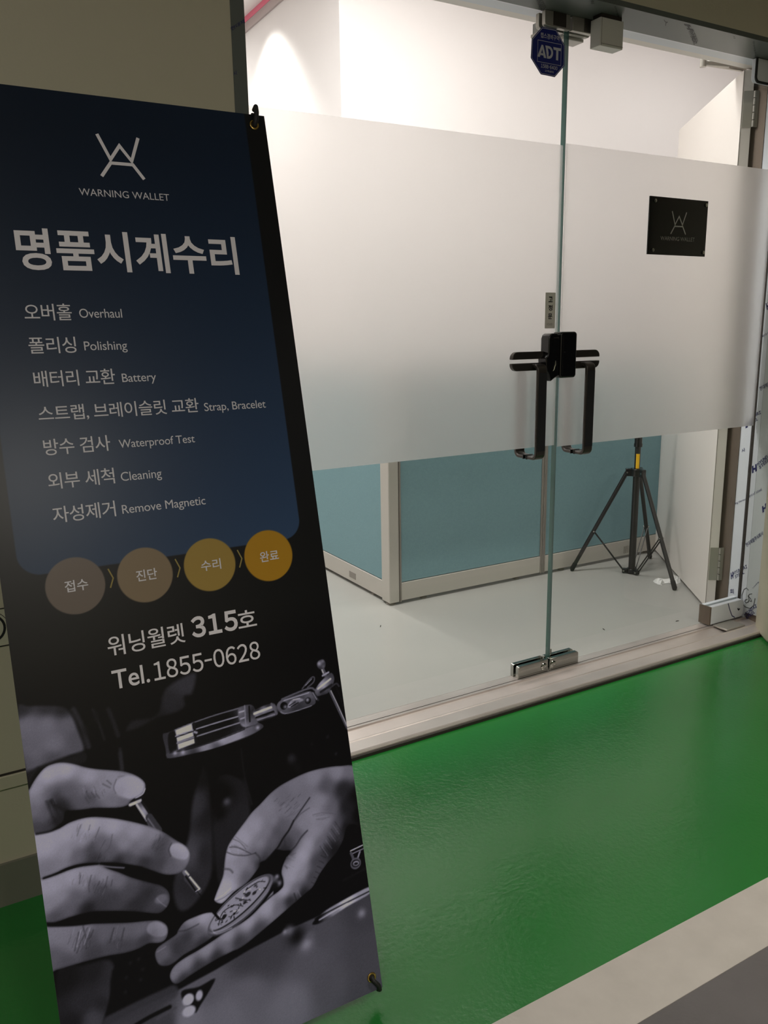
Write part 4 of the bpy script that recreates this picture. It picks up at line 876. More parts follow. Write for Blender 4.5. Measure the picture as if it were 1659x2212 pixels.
('P',[(0.2544,0.257),(0.2582,0.2665),(0.2654,0.2778),(0.2733,0.291),(0.2768,0.3016),(0.2794,0.3127),(0.2832,0.3253),(0.289,0.3374),(0.2975,0.3466),(0.3092,0.357),(0.3234,0.3687),(0.3377,0.3806),(0.354,0.39),(0.3729,0.4019),(0.3915,0.4099),(0.4121,0.4149),(0.4373,0.419),(0.4602,0.4201),(0.4877,0.418),(0.5129,0.4134),(0.5403,0.4045),(0.561,0.3646),(0.5501,0.2939),(0.5132,0.3051),(0.4978,0.2821),(0.481,0.264),(0.463,0.2529),(0.4447,0.238),(0.4284,0.2205),(0.4092,0.2125),(0.3903,0.2046),(0.3009,0.1693),(0.2712,0.1648),(0.2495,0.1626),(0.2279,0.1589),(0.1994,0.1529),(0.1801,0.1478),(0.1706,0.1525),(0.1674,0.1655),(0.1757,0.1774),(0.1935,0.184),(0.218,0.1883),(0.2433,0.1943),(0.258,0.1985),(0.2729,0.2024),(0.2913,0.2045),(0.3143,0.212),(0.3388,0.2264),(0.3556,0.2385),(0.3572,0.2325),(0.3733,0.2392),(0.3761,0.2505),(0.3747,0.2633),(0.3784,0.2743),(0.3867,0.286),(0.3968,0.2947),(0.3842,0.2987),(0.3719,0.3046),(0.3626,0.2999),(0.3509,0.2935),(0.3401,0.2925),(0.337,0.2859),(0.3273,0.277),(0.311,0.2664),(0.2894,0.2598),(0.2717,0.25),(0.2633,0.2486)],[(0.2633,0.2628,142),(0.2773,0.2758,142),(0.29,0.2933,126),(0.3119,0.3021,116),(0.3229,0.2905,100),(0.2948,0.3276,134),(0.3173,0.3404,134),(0.3405,0.3555,128),(0.3596,0.3395,106),(0.3749,0.3553,108),(0.3957,0.3634,104),(0.3652,0.3786,112),(0.3995,0.3891,96),(0.4237,0.403,104),(0.4584,0.408,112),(0.5043,0.4039,112),(0.5275,0.3998,96),(0.4324,0.3859,100),(0.4782,0.3856,78),(0.5114,0.372,42),(0.4635,0.3645,112),(0.4836,0.3438,88),(0.5136,0.3393,36),(0.5322,0.3511,22),(0.539,0.3167,14),(0.4486,0.3415,118),(0.4245,0.332,112),(0.4694,0.3269,112),(0.4902,0.31,72),(0.5057,0.3031,30),(0.4115,0.3194,84),(0.3922,0.3089,62),(0.3867,0.3014,44),(0.4444,0.3134,118),(0.4306,0.2968,128),(0.417,0.2804,134),(0.4034,0.2641,132),(0.3905,0.2518,132),(0.4524,0.29,92),(0.4638,0.2737,52),(0.4749,0.2702,30),(0.4436,0.2614,66),(0.4289,0.239,66),(0.4126,0.2507,116),(0.3977,0.2247,98),(0.3767,0.2319,132),(0.3419,0.2155,132),(0.4077,0.2172,40),(0.3621,0.2064,96),(0.3846,0.2107,48),(0.3377,0.3058,88),(0.3375,0.2897,52),(0.359,0.3051,72),(0.3491,0.2961,54),(0.3167,0.2765,84),(0.3868,0.3476,84),(0.3762,0.3344,76),(0.3656,0.3213,84),(0.3445,0.3239,110),(0.3057,0.2028,128),(0.2679,0.1921,122),(0.2313,0.1833,116),(0.1958,0.1764,112),(0.1773,0.165,106),(0.2836,0.1758,60),(0.2464,0.1656,50),(0.3213,0.183,66),(0.2143,0.1608,56),(0.1857,0.1516,52),(0.266,0.1789,96)],0.0009,0.0035,True),
('S',[(0.3121,0.2149),(0.3234,0.22),(0.3413,0.2268),(0.3573,0.2334)],0.00255,20,0.0014,0.8),
('S',[(0.3531,0.2938),(0.3637,0.3005),(0.3758,0.3089),(0.3861,0.32),(0.3987,0.3306),(0.4095,0.3438)],0.00297,22,0.0016,0.9),
('S',[(0.4095,0.3438),(0.4197,0.3526),(0.4326,0.364),(0.4448,0.3745)],0.00221,34,0.0014,0.85),
('S',[(0.4128,0.3439),(0.4241,0.3519),(0.4418,0.3571)],0.00153,60,0.0014,0.6),
('S',[(0.3881,0.3184),(0.3893,0.3037),(0.3969,0.2955)],0.00255,44,0.003,0.5),
('S',[(0.4322,0.3197),(0.4193,0.3118),(0.4077,0.3009),(0.3968,0.2947)],0.00221,40,0.0018,0.85),
('S',[(0.4466,0.3432),(0.4669,0.3413),(0.491,0.331)],0.00119,74,0.0012,0.6),
('S',[(0.4521,0.3342),(0.4768,0.3299)],0.00102,80,0.0012,0.5),
('S',[(0.2916,0.3345),(0.3035,0.3308),(0.3166,0.3206),(0.326,0.3126)],0.00153,52,0.001,0.8),
('S',[(0.2847,0.3288),(0.2978,0.3196),(0.3175,0.3123),(0.3342,0.311)],0.00153,50,0.001,0.8),
('S',[(0.2994,0.346),(0.3105,0.3366),(0.3189,0.3219)],0.00119,70,0.001,0.7),
('S',[(0.3039,0.3486),(0.3217,0.327)],0.00102,84,0.001,0.6),
('S',[(0.277,0.3026),(0.2866,0.2984),(0.2908,0.2921)],0.00255,58,0.002,0.7),
('S',[(0.3342,0.311),(0.3409,0.2987),(0.337,0.2859)],0.00212,44,0.002,0.7),
('S',[(0.2557,0.2586),(0.2691,0.2608),(0.2843,0.2675)],0.0017,160,0.001,0.6),
('S',[(0.2566,0.2553),(0.2705,0.2564),(0.2877,0.2623)],0.00136,84,0.001,0.7),
('S',[(0.3867,0.286),(0.3957,0.2872),(0.4058,0.2881)],0.00119,80,0.0012,0.6),
('S',[(0.3826,0.2729),(0.3862,0.2677)],0.0017,60,0.0014,0.6),
('S',[(0.3927,0.2213),(0.3946,0.2114),(0.3956,0.2028)],0.00204,30,0.0016,0.7),
('S',[(0.3998,0.224),(0.4036,0.2124)],0.0017,110,0.0016,0.5),
('S',[(0.3911,0.3771),(0.3973,0.3807)],0.00085,62,0.0008,0.6),
('S',[(0.399,0.3707),(0.4052,0.3742)],0.00085,62,0.0008,0.6),
('S',[(0.4089,0.3781),(0.4152,0.3817)],0.00085,62,0.0008,0.6),
('S',[(0.3954,0.3614),(0.4017,0.365)],0.00085,62,0.0008,0.6),
('S',[(0.4145,0.3703),(0.4208,0.3739)],0.00085,62,0.0008,0.6),
('S',[(0.3855,0.3685),(0.3917,0.372)],0.00085,62,0.0008,0.6),
('S',[(0.4027,0.3655),(0.4089,0.369)],0.00085,62,0.0008,0.6),
('S',[(0.4229,0.3824),(0.4293,0.386)],0.00085,62,0.0008,0.6),
('S',[(0.3794,0.3867),(0.3856,0.3902)],0.00085,62,0.0008,0.6),
('S',[(0.4518,0.286),(0.461,0.2675)],0.00094,26,0.0009,0.5),
('S',[(0.4551,0.2831),(0.4643,0.2645)],0.00094,120,0.0009,0.5),
('S',[(0.4595,0.2882),(0.4688,0.2696)],0.00094,26,0.0009,0.5),
('S',[(0.464,0.2933),(0.4733,0.2748)],0.00094,120,0.0009,0.5),
('S',[(0.4684,0.2984),(0.4778,0.2799)],0.00094,26,0.0009,0.5),
('S',[(0.4729,0.3036),(0.4823,0.285)],0.00094,120,0.0009,0.5),
('S',[(0.4774,0.3088),(0.4868,0.2902)],0.00094,26,0.0009,0.5),
('S',[(0.4819,0.314),(0.4913,0.2954)],0.00094,120,0.0009,0.5),
('S',[(0.4865,0.3192),(0.4959,0.3006)],0.00094,26,0.0009,0.5),
('S',[(0.4275,0.2291),(0.4355,0.2222)],0.00102,20,0.001,0.5),
('S',[(0.4323,0.2371),(0.4403,0.2302)],0.00102,20,0.001,0.5),
('S',[(0.4371,0.2451),(0.4452,0.2382)],0.00102,20,0.001,0.5),
('S',[(0.4419,0.2531),(0.4501,0.2462)],0.00102,20,0.001,0.5),
('S',[(0.4468,0.2612),(0.4549,0.2543)],0.00102,20,0.001,0.5),
('S',[(0.4516,0.2692),(0.4598,0.2624)],0.00102,20,0.001,0.5),
('E',(0.2985,0.2348),(0.0607,0.0286),0.0246,60,0.0008,0.0),
('E',(0.298,0.2364),(0.0594,0.0272),0.0217,104,0.0008,0.0),
('E',(0.2968,0.2383),(0.0572,0.0258),0.0183,26,0.0008,0.0),
('E',(0.2961,0.2388),(0.0556,0.0249),0.0166,122,0.0008,0.0),
('S',[(0.2468,0.2068),(0.2697,0.2053),(0.3076,0.2162),(0.3443,0.2388),(0.3573,0.2558)],0.00187,130,0.001,0.7),
('S',[(0.2439,0.2113),(0.2515,0.2023),(0.2766,0.2028)],0.0017,150,0.001,0.6),
('E',(0.2664,0.2255),(0.0048,0.0022),0.0032,30,0.0007,0.0),
('E',(0.2716,0.2224),(0.0032,0.0014),0.0021,120,0.0007,0.0),
('E',(0.261,0.2267),(0.0027,0.0012),0.0018,150,0.0007,0.0),
('E',(0.3117,0.2477),(0.005,0.0022),0.0032,44,0.0007,0.0),
('E',(0.323,0.2463),(0.0039,0.0017),0.0025,40,0.0007,0.0),
('E',(0.3046,0.2362),(0.0033,0.0015),0.0021,36,0.0007,0.0),
('E',(0.2827,0.2383),(0.0032,0.0015),0.0021,60,0.0007,0.0),
('E',(0.2841,0.2243),(0.0027,0.0012),0.0018,24,0.0007,0.0),
('E',(0.3266,0.2581),(0.0033,0.0015),0.0021,70,0.0007,0.0),
('E',(0.2918,0.2461),(0.0027,0.0012),0.0018,110,0.0007,0.0),
('S',[(0.2766,0.2197),(0.2771,0.2172)],0.00084,60,0.0005,0.95),
('S',[(0.3036,0.236),(0.309,0.2348)],0.00134,34,0.0005,0.95),
('S',[(0.2797,0.2226),(0.2777,0.2194)],0.00179,24,0.0005,0.95),
('S',[(0.3124,0.2393),(0.3119,0.2363)],0.00109,24,0.0005,0.95),
('S',[(0.3132,0.2562),(0.3178,0.2548)],0.00143,160,0.0005,0.95),
('S',[(0.2891,0.2285),(0.288,0.2262)],0.00181,24,0.0005,0.95),
('S',[(0.3299,0.2551),(0.3267,0.257)],0.0014,34,0.0005,0.95),
('S',[(0.3286,0.2536),(0.3276,0.254)],0.00124,20,0.0005,0.95),
('S',[(0.2745,0.2229),(0.2783,0.2212)],0.00128,34,0.0005,0.95),
('S',[(0.2958,0.2431),(0.2987,0.2415)],0.00151,14,0.0005,0.95),
('S',[(0.2921,0.2284),(0.2939,0.2274)],0.00116,160,0.0005,0.95),
('S',[(0.3025,0.2456),(0.3009,0.2435)],0.00169,160,0.0005,0.95),
('S',[(0.2681,0.2331),(0.2699,0.2318)],0.00113,20,0.0005,0.95),
('S',[(0.2829,0.2199),(0.2833,0.2167)],0.00183,34,0.0005,0.95),
('S',[(0.3122,0.2585),(0.3093,0.2555)],0.00183,24,0.0005,0.95),
('S',[(0.3054,0.2533),(0.3076,0.2558)],0.00085,168,0.0005,0.95),
('S',[(0.2684,0.225),(0.2662,0.223)],0.00183,34,0.0005,0.95),
('S',[(0.3048,0.2387),(0.3049,0.2377)],0.00165,34,0.0005,0.95),
('S',[(0.3036,0.2404),(0.2998,0.2421)],0.00089,14,0.0005,0.95),
('S',[(0.2584,0.2156),(0.261,0.214)],0.00081,60,0.0005,0.95),
('S',[(0.3062,0.2381),(0.3014,0.2387)],0.00109,60,0.0005,0.95),
('S',[(0.3142,0.2384),(0.3122,0.237)],0.00131,20,0.0005,0.95),
('S',[(0.2922,0.2298),(0.2939,0.2332)],0.00132,14,0.0005,0.95),
('S',[(0.2558,0.2163),(0.255,0.2182)],0.00123,34,0.0005,0.95),
('S',[(0.2681,0.2159),(0.271,0.2177)],0.00186,60,0.0005,0.95),
('S',[(0.3383,0.2606),(0.3404,0.2633)],0.00081,60,0.0005,0.95),
('S',[(0.2617,0.2173),(0.263,0.2211)],0.00179,34,0.0005,0.95),
('S',[(0.2777,0.2298),(0.2814,0.23)],0.00123,20,0.0005,0.95),
('S',[(0.308,0.2495),(0.3047,0.2514)],0.00182,14,0.0005,0.95),
('S',[(0.3322,0.2498),(0.3344,0.2483)],0.0012,168,0.0005,0.95),
('S',[(0.2572,0.2319),(0.26,0.2297)],0.00095,160,0.0005,0.95),
('S',[(0.2932,0.2367),(0.2929,0.2357)],0.00165,20,0.0005,0.95),
('S',[(0.3405,0.2487),(0.345,0.2475)],0.00166,24,0.0005,0.95),
('S',[(0.2888,0.2276),(0.2838,0.2289)],0.00094,168,0.0005,0.95),
('S',[(0.2754,0.2405),(0.2776,0.2413)],0.00135,14,0.0005,0.95),
('S',[(0.2558,0.2247),(0.2527,0.2238)],0.00105,24,0.0005,0.95),
('S',[(0.2645,0.2215),(0.2664,0.2225)],0.00078,24,0.0005,0.95),
('S',[(0.2876,0.2229),(0.2912,0.2242)],0.00099,34,0.0005,0.95),
('S',[(0.2824,0.2401),(0.2854,0.2407)],0.00085,168,0.0005,0.95),
('S',[(0.3256,0.2486),(0.3299,0.2498)],0.00155,60,0.0005,0.95),
('S',[(0.2531,0.227),(0.2516,0.2247)],0.00169,60,0.0005,0.95),
('S',[(0.2606,0.2242),(0.2609,0.2216)],0.00155,34,0.0005,0.95),
('S',[(0.2978,0.2348),(0.2966,0.2376)],0.00155,14,0.0005,0.95),
('S',[(0.315,0.2364),(0.3109,0.2369)],0.00143,168,0.0005,0.95),
('S',[(0.2597,0.2173),(0.2628,0.2176)],0.00161,24,0.0005,0.95),
('S',[(0.3055,0.2481),(0.3071,0.2473)],0.00177,60,0.0005,0.95),
('S',[(0.2557,0.2152),(0.2654,0.2332),(0.2863,0.2381),(0.3004,0.2315)],0.00136,24,0.0006,1.0),
('S',[(0.2901,0.249),(0.3007,0.2427),(0.315,0.2362)],0.00136,26,0.0006,1.0),
('S',[(0.3101,0.2562),(0.3313,0.2621),(0.3441,0.2585)],0.00136,30,0.0006,1.0),
('G',(0.3619,0.256),0.0076,80,0.9),
('G',(0.3677,0.248),0.0051,140,0.9),
('G',(0.3625,0.2469),0.0051,20,0.9),
('G',(0.3571,0.2433),0.0051,24,0.9),
('G',(0.3695,0.2553),0.0042,30,0.9),
('G',(0.3663,0.2599),0.0034,120,0.9),
('S',[(0.091,0.492),(0.0907,0.4895),(0.0919,0.4871)],0.0006,140,0.0008,0.35),
('S',[(0.0918,0.4877),(0.0915,0.4843),(0.093,0.4811)],0.00095,140,0.0008,0.35),
('S',[(0.0947,0.4863),(0.0949,0.4824),(0.0961,0.4786)],0.00068,60,0.0008,0.35),
('S',[(0.1019,0.5016),(0.102,0.4958),(0.1041,0.4902)],0.00063,140,0.0008,0.35),
('S',[(0.095,0.4838),(0.0959,0.4815),(0.0959,0.4792)],0.00094,140,0.0008,0.35),
('S',[(0.0827,0.4826),(0.0828,0.4773),(0.0846,0.4721)],0.0008,60,0.0008,0.35),
('S',[(0.0792,0.4982),(0.0796,0.4924),(0.0814,0.4868)],0.00062,60,0.0008,0.35),
('S',[(0.0784,0.4966),(0.0785,0.4937),(0.0795,0.4909)],0.00103,140,0.0008,0.35),
('S',[(0.1066,0.4847),(0.1064,0.4819),(0.1076,0.4792)],0.00076,60,0.0008,0.35),
('S',[(0.103,0.4823),(0.1036,0.4782),(0.1046,0.4742)],0.00087,60,0.0008,0.35),
('S',[(0.092,0.4937),(0.0937,0.4891),(0.0938,0.4844)],0.00089,60,0.0008,0.35),
('S',[(0.0782,0.4827),(0.079,0.4808),(0.0789,0.4787)],0.00094,60,0.0008,0.35),
('S',[(0.0836,0.4852),(0.0854,0.4809),(0.0853,0.4764)],0.00104,60,0.0008,0.35),
('S',[(0.0754,0.4959),(0.0771,0.4914),(0.0771,0.4868)],0.00078,140,0.0008,0.35),
('S',[(0.0694,0.4281),(0.0669,0.4245),(0.0657,0.42)],0.00065,156,0.0008,0.35),
('S',[(0.0774,0.4306),(0.0755,0.4288),(0.0753,0.426)],0.00098,84,0.0008,0.35),
('S',[(0.0619,0.4384),(0.061,0.4349),(0.0591,0.4321)],0.00082,84,0.0008,0.35),
('S',[(0.0614,0.4386),(0.0602,0.4361),(0.059,0.4334)],0.00062,84,0.0008,0.35),
('S',[(0.058,0.4279),(0.0561,0.4248),(0.055,0.4212)],0.00072,156,0.0008,0.35),
('S',[(0.0831,0.4141),(0.0818,0.4125),(0.0814,0.4103)],0.00086,156,0.0008,0.35),
('S',[(0.0727,0.4206),(0.0711,0.4189),(0.0707,0.4163)],0.00073,84,0.0008,0.35),
('S',[(0.0523,0.4305),(0.0518,0.4276),(0.05,0.4255)],0.00066,84,0.0008,0.35),
('S',[(0.091,0.426),(0.0901,0.4235),(0.0889,0.4213)],0.00091,84,0.0008,0.35),
('S',[(0.0776,0.4232),(0.0756,0.4212),(0.0753,0.4181)],0.00098,84,0.0008,0.35),
('S',[(0.068,0.4419),(0.0662,0.4389),(0.0651,0.4354)],0.00098,84,0.0008,0.35),
('S',[(0.0648,0.4244),(0.0634,0.4201),(0.0612,0.4164)],0.0009,156,0.0008,0.35),
('S',[(0.0738,0.4352),(0.073,0.4335),(0.0723,0.4318)],0.00068,156,0.0008,0.35),
('S',[(0.0634,0.4437),(0.0608,0.4397),(0.0594,0.4348)],0.0007,84,0.0008,0.35),
('S',[(0.0712,0.4257),(0.0704,0.4223),(0.0685,0.4198)],0.00084,84,0.0008,0.35),
('S',[(0.0642,0.4179),(0.0625,0.4168),(0.0627,0.4146)],0.00105,156,0.0008,0.35),
('S',[(0.0913,0.3829),(0.0884,0.3798),(0.0866,0.3758)],0.00104,90,0.0008,0.35),
('S',[(0.0868,0.389),(0.084,0.3855),(0.0819,0.3814)],0.00065,90,0.0008,0.35),
('S',[(0.0892,0.3899),(0.086,0.3859),(0.0836,0.3812)],0.00094,44,0.0008,0.35),
('S',[(0.0876,0.3808),(0.0856,0.3791),(0.0848,0.3765)],0.00097,90,0.0008,0.35),
('S',[(0.0879,0.3881),(0.0863,0.384),(0.0834,0.3811)],0.00062,44,0.0008,0.35),
('S',[(0.0896,0.3858),(0.0881,0.384),(0.087,0.3818)],0.00069,44,0.0008,0.35),
('S',[(0.0972,0.3765),(0.0951,0.3733),(0.093,0.3701)],0.00095,44,0.0008,0.35),
('S',[(0.0884,0.3798),(0.0866,0.3791),(0.0865,0.377)],0.0009,44,0.0008,0.35),
('S',[(0.0733,0.3926),(0.0724,0.3907),(0.071,0.3891)],0.00071,44,0.0008,0.35),
('S',[(0.0939,0.3805),(0.0934,0.3782),(0.0916,0.377)],0.00107,44,0.0008,0.35),
('S',[(0.179,0.379),(0.1768,0.3761),(0.1747,0.3731)],0.00078,120,0.0008,0.35),
('S',[(0.1894,0.385),(0.1861,0.3814),(0.1835,0.3772)],0.0006,54,0.0008,0.35),
('S',[(0.1772,0.3918),(0.1753,0.3905),(0.1746,0.3883)],0.00062,54,0.0008,0.35),
('S',[(0.1823,0.3862),(0.1789,0.3821),(0.1759,0.3776)],0.00094,54,0.0008,0.35),
('S',[(0.1807,0.3792),(0.1767,0.3751),(0.1738,0.37)],0.00105,54,0.0008,0.35),
('S',[(0.1727,0.384),(0.17,0.3788),(0.1659,0.3748)],0.00076,54,0.0008,0.35),
('S',[(0.1822,0.3844),(0.1791,0.3818),(0.1774,0.3779)],0.00105,54,0.0008,0.35),
('S',[(0.1849,0.3824),(0.1825,0.3796),(0.1805,0.3765)],0.00088,54,0.0008,0.35),
('S',[(0.0654,0.3606),(0.0654,0.3583),(0.064,0.357)],0.00076,74,0.0008,0.35),
('S',[(0.0694,0.3534),(0.0685,0.349),(0.0662,0.3454)],0.00091,74,0.0008,0.35),
('S',[(0.0458,0.363),(0.0435,0.3597),(0.0428,0.3554)],0.00094,74,0.0008,0.35),
('S',[(0.0694,0.3553),(0.0691,0.3519),(0.0671,0.3496)],0.00088,74,0.0008,0.35),
('S',[(0.0684,0.3543),(0.0661,0.3502),(0.0649,0.3454)],0.00085,74,0.0008,0.35),
('S',[(0.057,0.3688),(0.0564,0.3648),(0.0542,0.3617)],0.0006,74,0.0008,0.35),
('S',[(0.0764,0.3579),(0.0763,0.3552),(0.0746,0.3535)],0.00102,74,0.0008,0.35),
('S',[(0.0588,0.3673),(0.0568,0.3624),(0.0549,0.3575)],0.00066,150,0.0008,0.35),
('S',[(0.0625,0.351),(0.0608,0.3492),(0.0607,0.3463)],0.00088,150,0.0008,0.35),
('S',[(0.0555,0.3702),(0.055,0.3678),(0.0537,0.3658)],0.00105,74,0.0008,0.35),
('S',[(0.0603,0.3562),(0.0579,0.3525),(0.0571,0.348)],0.00098,74,0.0008,0.35),
('S',[(0.0677,0.3575),(0.0654,0.3547),(0.065,0.3508)],0.00069,74,0.0008,0.35),
('S',[(0.0559,0.3687),(0.0543,0.3649),(0.0529,0.361)],0.00107,74,0.0008,0.35),
('S',[(0.06,0.3641),(0.0574,0.3592),(0.0559,0.3538)],0.00083,74,0.0008,0.35),
('S',[(0.0894,0.3358),(0.0873,0.3309),(0.0841,0.3268)],0.0007,100,0.0008,0.35),
('S',[(0.0877,0.3489),(0.0866,0.3449),(0.0838,0.3422)],0.00099,46,0.0008,0.35),
('S',[(0.089,0.3478),(0.0867,0.3435),(0.0841,0.3394)],0.00083,100,0.0008,0.35),
('S',[(0.0822,0.3464),(0.0817,0.3442),(0.0801,0.3429)],0.00089,46,0.0008,0.35),
('S',[(0.0907,0.3401),(0.0888,0.3371),(0.0871,0.334)],0.00098,46,0.0008,0.35),
('S',[(0.0761,0.3453),(0.0731,0.3423),(0.0718,0.3379)],0.00068,46,0.0008,0.35),
('S',[(0.0801,0.3425),(0.077,0.338),(0.0745,0.333)],0.00077,100,0.0008,0.35),
('S',[(0.0916,0.3359),(0.0909,0.3342),(0.0898,0.3328)],0.00099,46,0.0008,0.35),
('S',[(0.0822,0.3348),(0.0801,0.3328),(0.0792,0.3298)],0.00105,100,0.0008,0.35),
('S',[(0.0876,0.3322),(0.0856,0.3291),(0.0838,0.3258)],0.00103,100,0.0008,0.35),
('S',[(0.0594,0.2754),(0.0553,0.2668),(0.0506,0.2586)],0.00074,48,0.0008,0.35),
('S',[(0.0374,0.2752),(0.0337,0.269),(0.0306,0.2621)],0.00086,48,0.0008,0.35),
('S',[(0.0501,0.2836),(0.0455,0.2784),(0.0436,0.2711)],0.00077,48,0.0008,0.35),
('S',[(0.0321,0.2824),(0.0289,0.2758),(0.0254,0.2695)],0.00107,48,0.0008,0.35),
('S',[(0.0608,0.2818),(0.0591,0.2755),(0.0551,0.2711)],0.00075,48,0.0008,0.35),
('S',[(0.0579,0.2626),(0.0559,0.257),(0.0525,0.2525)],0.00108,48,0.0008,0.35),
('S',[(0.0472,0.2642),(0.0456,0.2571),(0.041,0.2524)],0.00097,48,0.0008,0.35),
('S',[(0.0609,0.2737),(0.0575,0.2705),(0.0565,0.2655)],0.00082,48,0.0008,0.35),
('S',[(0.0421,0.2708),(0.0399,0.2683),(0.039,0.2648)],0.00096,48,0.0008,0.35),
('S',[(0.0581,0.2663),(0.054,0.2616),(0.0521,0.2551)],0.00078,140,0.0008,0.35),
('S',[(0.0545,0.2688),(0.0508,0.2619),(0.0472,0.255)],0.0008,48,0.0008,0.35),
('S',[(0.0371,0.2904),(0.035,0.2846),(0.0316,0.2798)],0.001,140,0.0008,0.35),
('S',[(0.0448,0.2667),(0.0438,0.2635),(0.0418,0.261)],0.00097,140,0.0008,0.35),
('S',[(0.0574,0.2765),(0.0559,0.2701),(0.0518,0.2659)],0.00108,48,0.0008,0.35),
('S',[(0.043,0.2692),(0.0427,0.2653),(0.04,0.2633)],0.00096,48,0.0008,0.35),
('S',[(0.0549,0.2859),(0.0526,0.2805),(0.0495,0.2755)],0.00108,140,0.0008,0.35),
('S',[(0.0822,0.2552),(0.0824,0.2502),(0.0794,0.2472)],0.00074,54,0.0008,0.35),
('S',[(0.0948,0.2569),(0.094,0.2539),(0.0928,0.2511)],0.00065,120,0.0008,0.35),
('S',[(0.0979,0.2462),(0.0952,0.2429),(0.0951,0.238)],0.00086,120,0.0008,0.35),
('S',[(0.0986,0.2508),(0.0977,0.2444),(0.0946,0.2394)],0.00075,54,0.0008,0.35),
('S',[(0.0945,0.2665),(0.0912,0.2588),(0.0889,0.2506)],0.00076,120,0.0008,0.35),
('S',[(0.0931,0.251),(0.0919,0.2478),(0.0909,0.2446)],0.00096,54,0.0008,0.35),
('S',[(0.1056,0.253),(0.1032,0.244),(0.0996,0.2358)],0.001,54,0.0008,0.35),
('S',[(0.0941,0.2602),(0.0922,0.2566),(0.0914,0.2525)],0.00095,120,0.0008,0.35),
('S',[(0.1003,0.2708),(0.0974,0.2649),(0.0959,0.2582)],0.00082,120,0.0008,0.35),
('S',[(0.1036,0.2472),(0.1001,0.2401),(0.0983,0.232)],0.00068,54,0.0008,0.35),
('S',[(0.2933,0.3267),(0.2978,0.3226),(0.3031,0.32)],0.00108,70,0.0008,0.35),
('S',[(0.2949,0.3372),(0.2998,0.3343),(0.3044,0.3306)],0.00096,70,0.0008,0.35),
('S',[(0.3101,0.3233),(0.3131,0.3207),(0.3165,0.3189)],0.00106,150,0.0008,0.35),
('S',[(0.3091,0.3289),(0.3132,0.3253),(0.3179,0.3229)],0.00063,70,0.0008,0.35),
('S',[(0.2996,0.3359),(0.303,0.3336),(0.3064,0.3313)],0.0011,70,0.0008,0.35),
('S',[(0.3059,0.3183),(0.3106,0.3162),(0.3144,0.3124)],0.00099,70,0.0008,0.35),
('S',[(0.3126,0.332),(0.3179,0.3286),(0.323,0.3249)],0.00068,70,0.0008,0.35),
('S',[(0.3152,0.3245),(0.3171,0.3222),(0.3198,0.3213)],0.00068,150,0.0008,0.35),
('S',[(0.2954,0.3357),(0.2997,0.3315),(0.305,0.3291)],0.00097,70,0.0008,0.35),
('S',[(0.2919,0.3339),(0.2976,0.3295),(0.3037,0.3258)],0.00083,70,0.0008,0.35),
('S',[(0.2919,0.3309),(0.2977,0.3264),(0.3039,0.3227)],0.00069,70,0.0008,0.35),
('S',[(0.2977,0.3289),(0.3019,0.3271),(0.3052,0.3238)],0.00065,150,0.0008,0.35),
('S',[(0.4015,0.374),(0.4062,0.3774),(0.412,0.3791)],0.00077,66,0.0008,0.35),
('S',[(0.4135,0.3812),(0.4151,0.3832),(0.4178,0.3833)],0.00078,66,0.0008,0.35),
('S',[(0.4168,0.3564),(0.4215,0.3586),(0.4262,0.361)],0.00093,66,0.0008,0.35),
('S',[(0.4005,0.3629),(0.4043,0.3657),(0.409,0.367)],0.00063,66,0.0008,0.35),
('S',[(0.3894,0.3734),(0.3941,0.3768),(0.3998,0.3786)],0.00072,66,0.0008,0.35),
('S',[(0.398,0.3537),(0.4029,0.3557),(0.4074,0.3583)],0.00091,66,0.0008,0.35),
('S',[(0.4006,0.3851),(0.4054,0.3872),(0.41,0.3897)],0.00084,66,0.0008,0.35),
('S',[(0.3869,0.3774),(0.3902,0.3801),(0.3946,0.3813)],0.00087,66,0.0008,0.35),
('S',[(0.4107,0.3794),(0.4151,0.3811),(0.4191,0.3835)],0.00093,66,0.0008,0.35),
('S',[(0.3976,0.3791),(0.4012,0.3819),(0.4058,0.3832)],0.00093,66,0.0008,0.35),
('S',[(0.4097,0.3531),(0.4119,0.3547),(0.4147,0.3555)],0.0006,66,0.0008,0.35),
('S',[(0.403,0.3542),(0.4083,0.3561),(0.413,0.359)],0.00097,66,0.0008,0.35),
('S',[(0.419,0.3618),(0.4214,0.3623),(0.4231,0.3638)],0.00069,128,0.0008,0.35),
('S',[(0.3891,0.3717),(0.3936,0.373),(0.3973,0.3757)],0.00094,128,0.0008,0.35),
('S',[(0.389,0.376),(0.391,0.3783),(0.3943,0.3786)],0.00102,66,0.0008,0.35),
('S',[(0.4126,0.3646),(0.4163,0.3677),(0.4212,0.3688)],0.00106,66,0.0008,0.35),
('S',[(0.4058,0.3592),(0.4077,0.3604),(0.4099,0.3611)],0.00064,66,0.0008,0.35),
('S',[(0.413,0.3627),(0.4194,0.3646),(0.4246,0.3683)],0.00088,66,0.0008,0.35),
('S',[(0.385,0.382),(0.387,0.3825),(0.3885,0.3837)],0.00095,66,0.0008,0.35),
('S',[(0.3877,0.3759),(0.3928,0.3778),(0.3974,0.3806)],0.00087,66,0.0008,0.35),
('S',[(0.4631,0.3286),(0.4686,0.3282),(0.474,0.3264)],0.00083,80,0.0008,0.35),
('S',[(0.4621,0.3381),(0.4655,0.3375),(0.4688,0.3367)],0.00084,80,0.0008,0.35),
('S',[(0.4532,0.341),(0.458,0.3411),(0.4626,0.3391)],0.00061,80,0.0008,0.35),
('S',[(0.4509,0.334),(0.4545,0.3324),(0.4581,0.3325)],0.00066,80,0.0008,0.35),
('S',[(0.4522,0.3401),(0.4586,0.3391),(0.465,0.3375)],0.00074,80,0.0008,0.35),
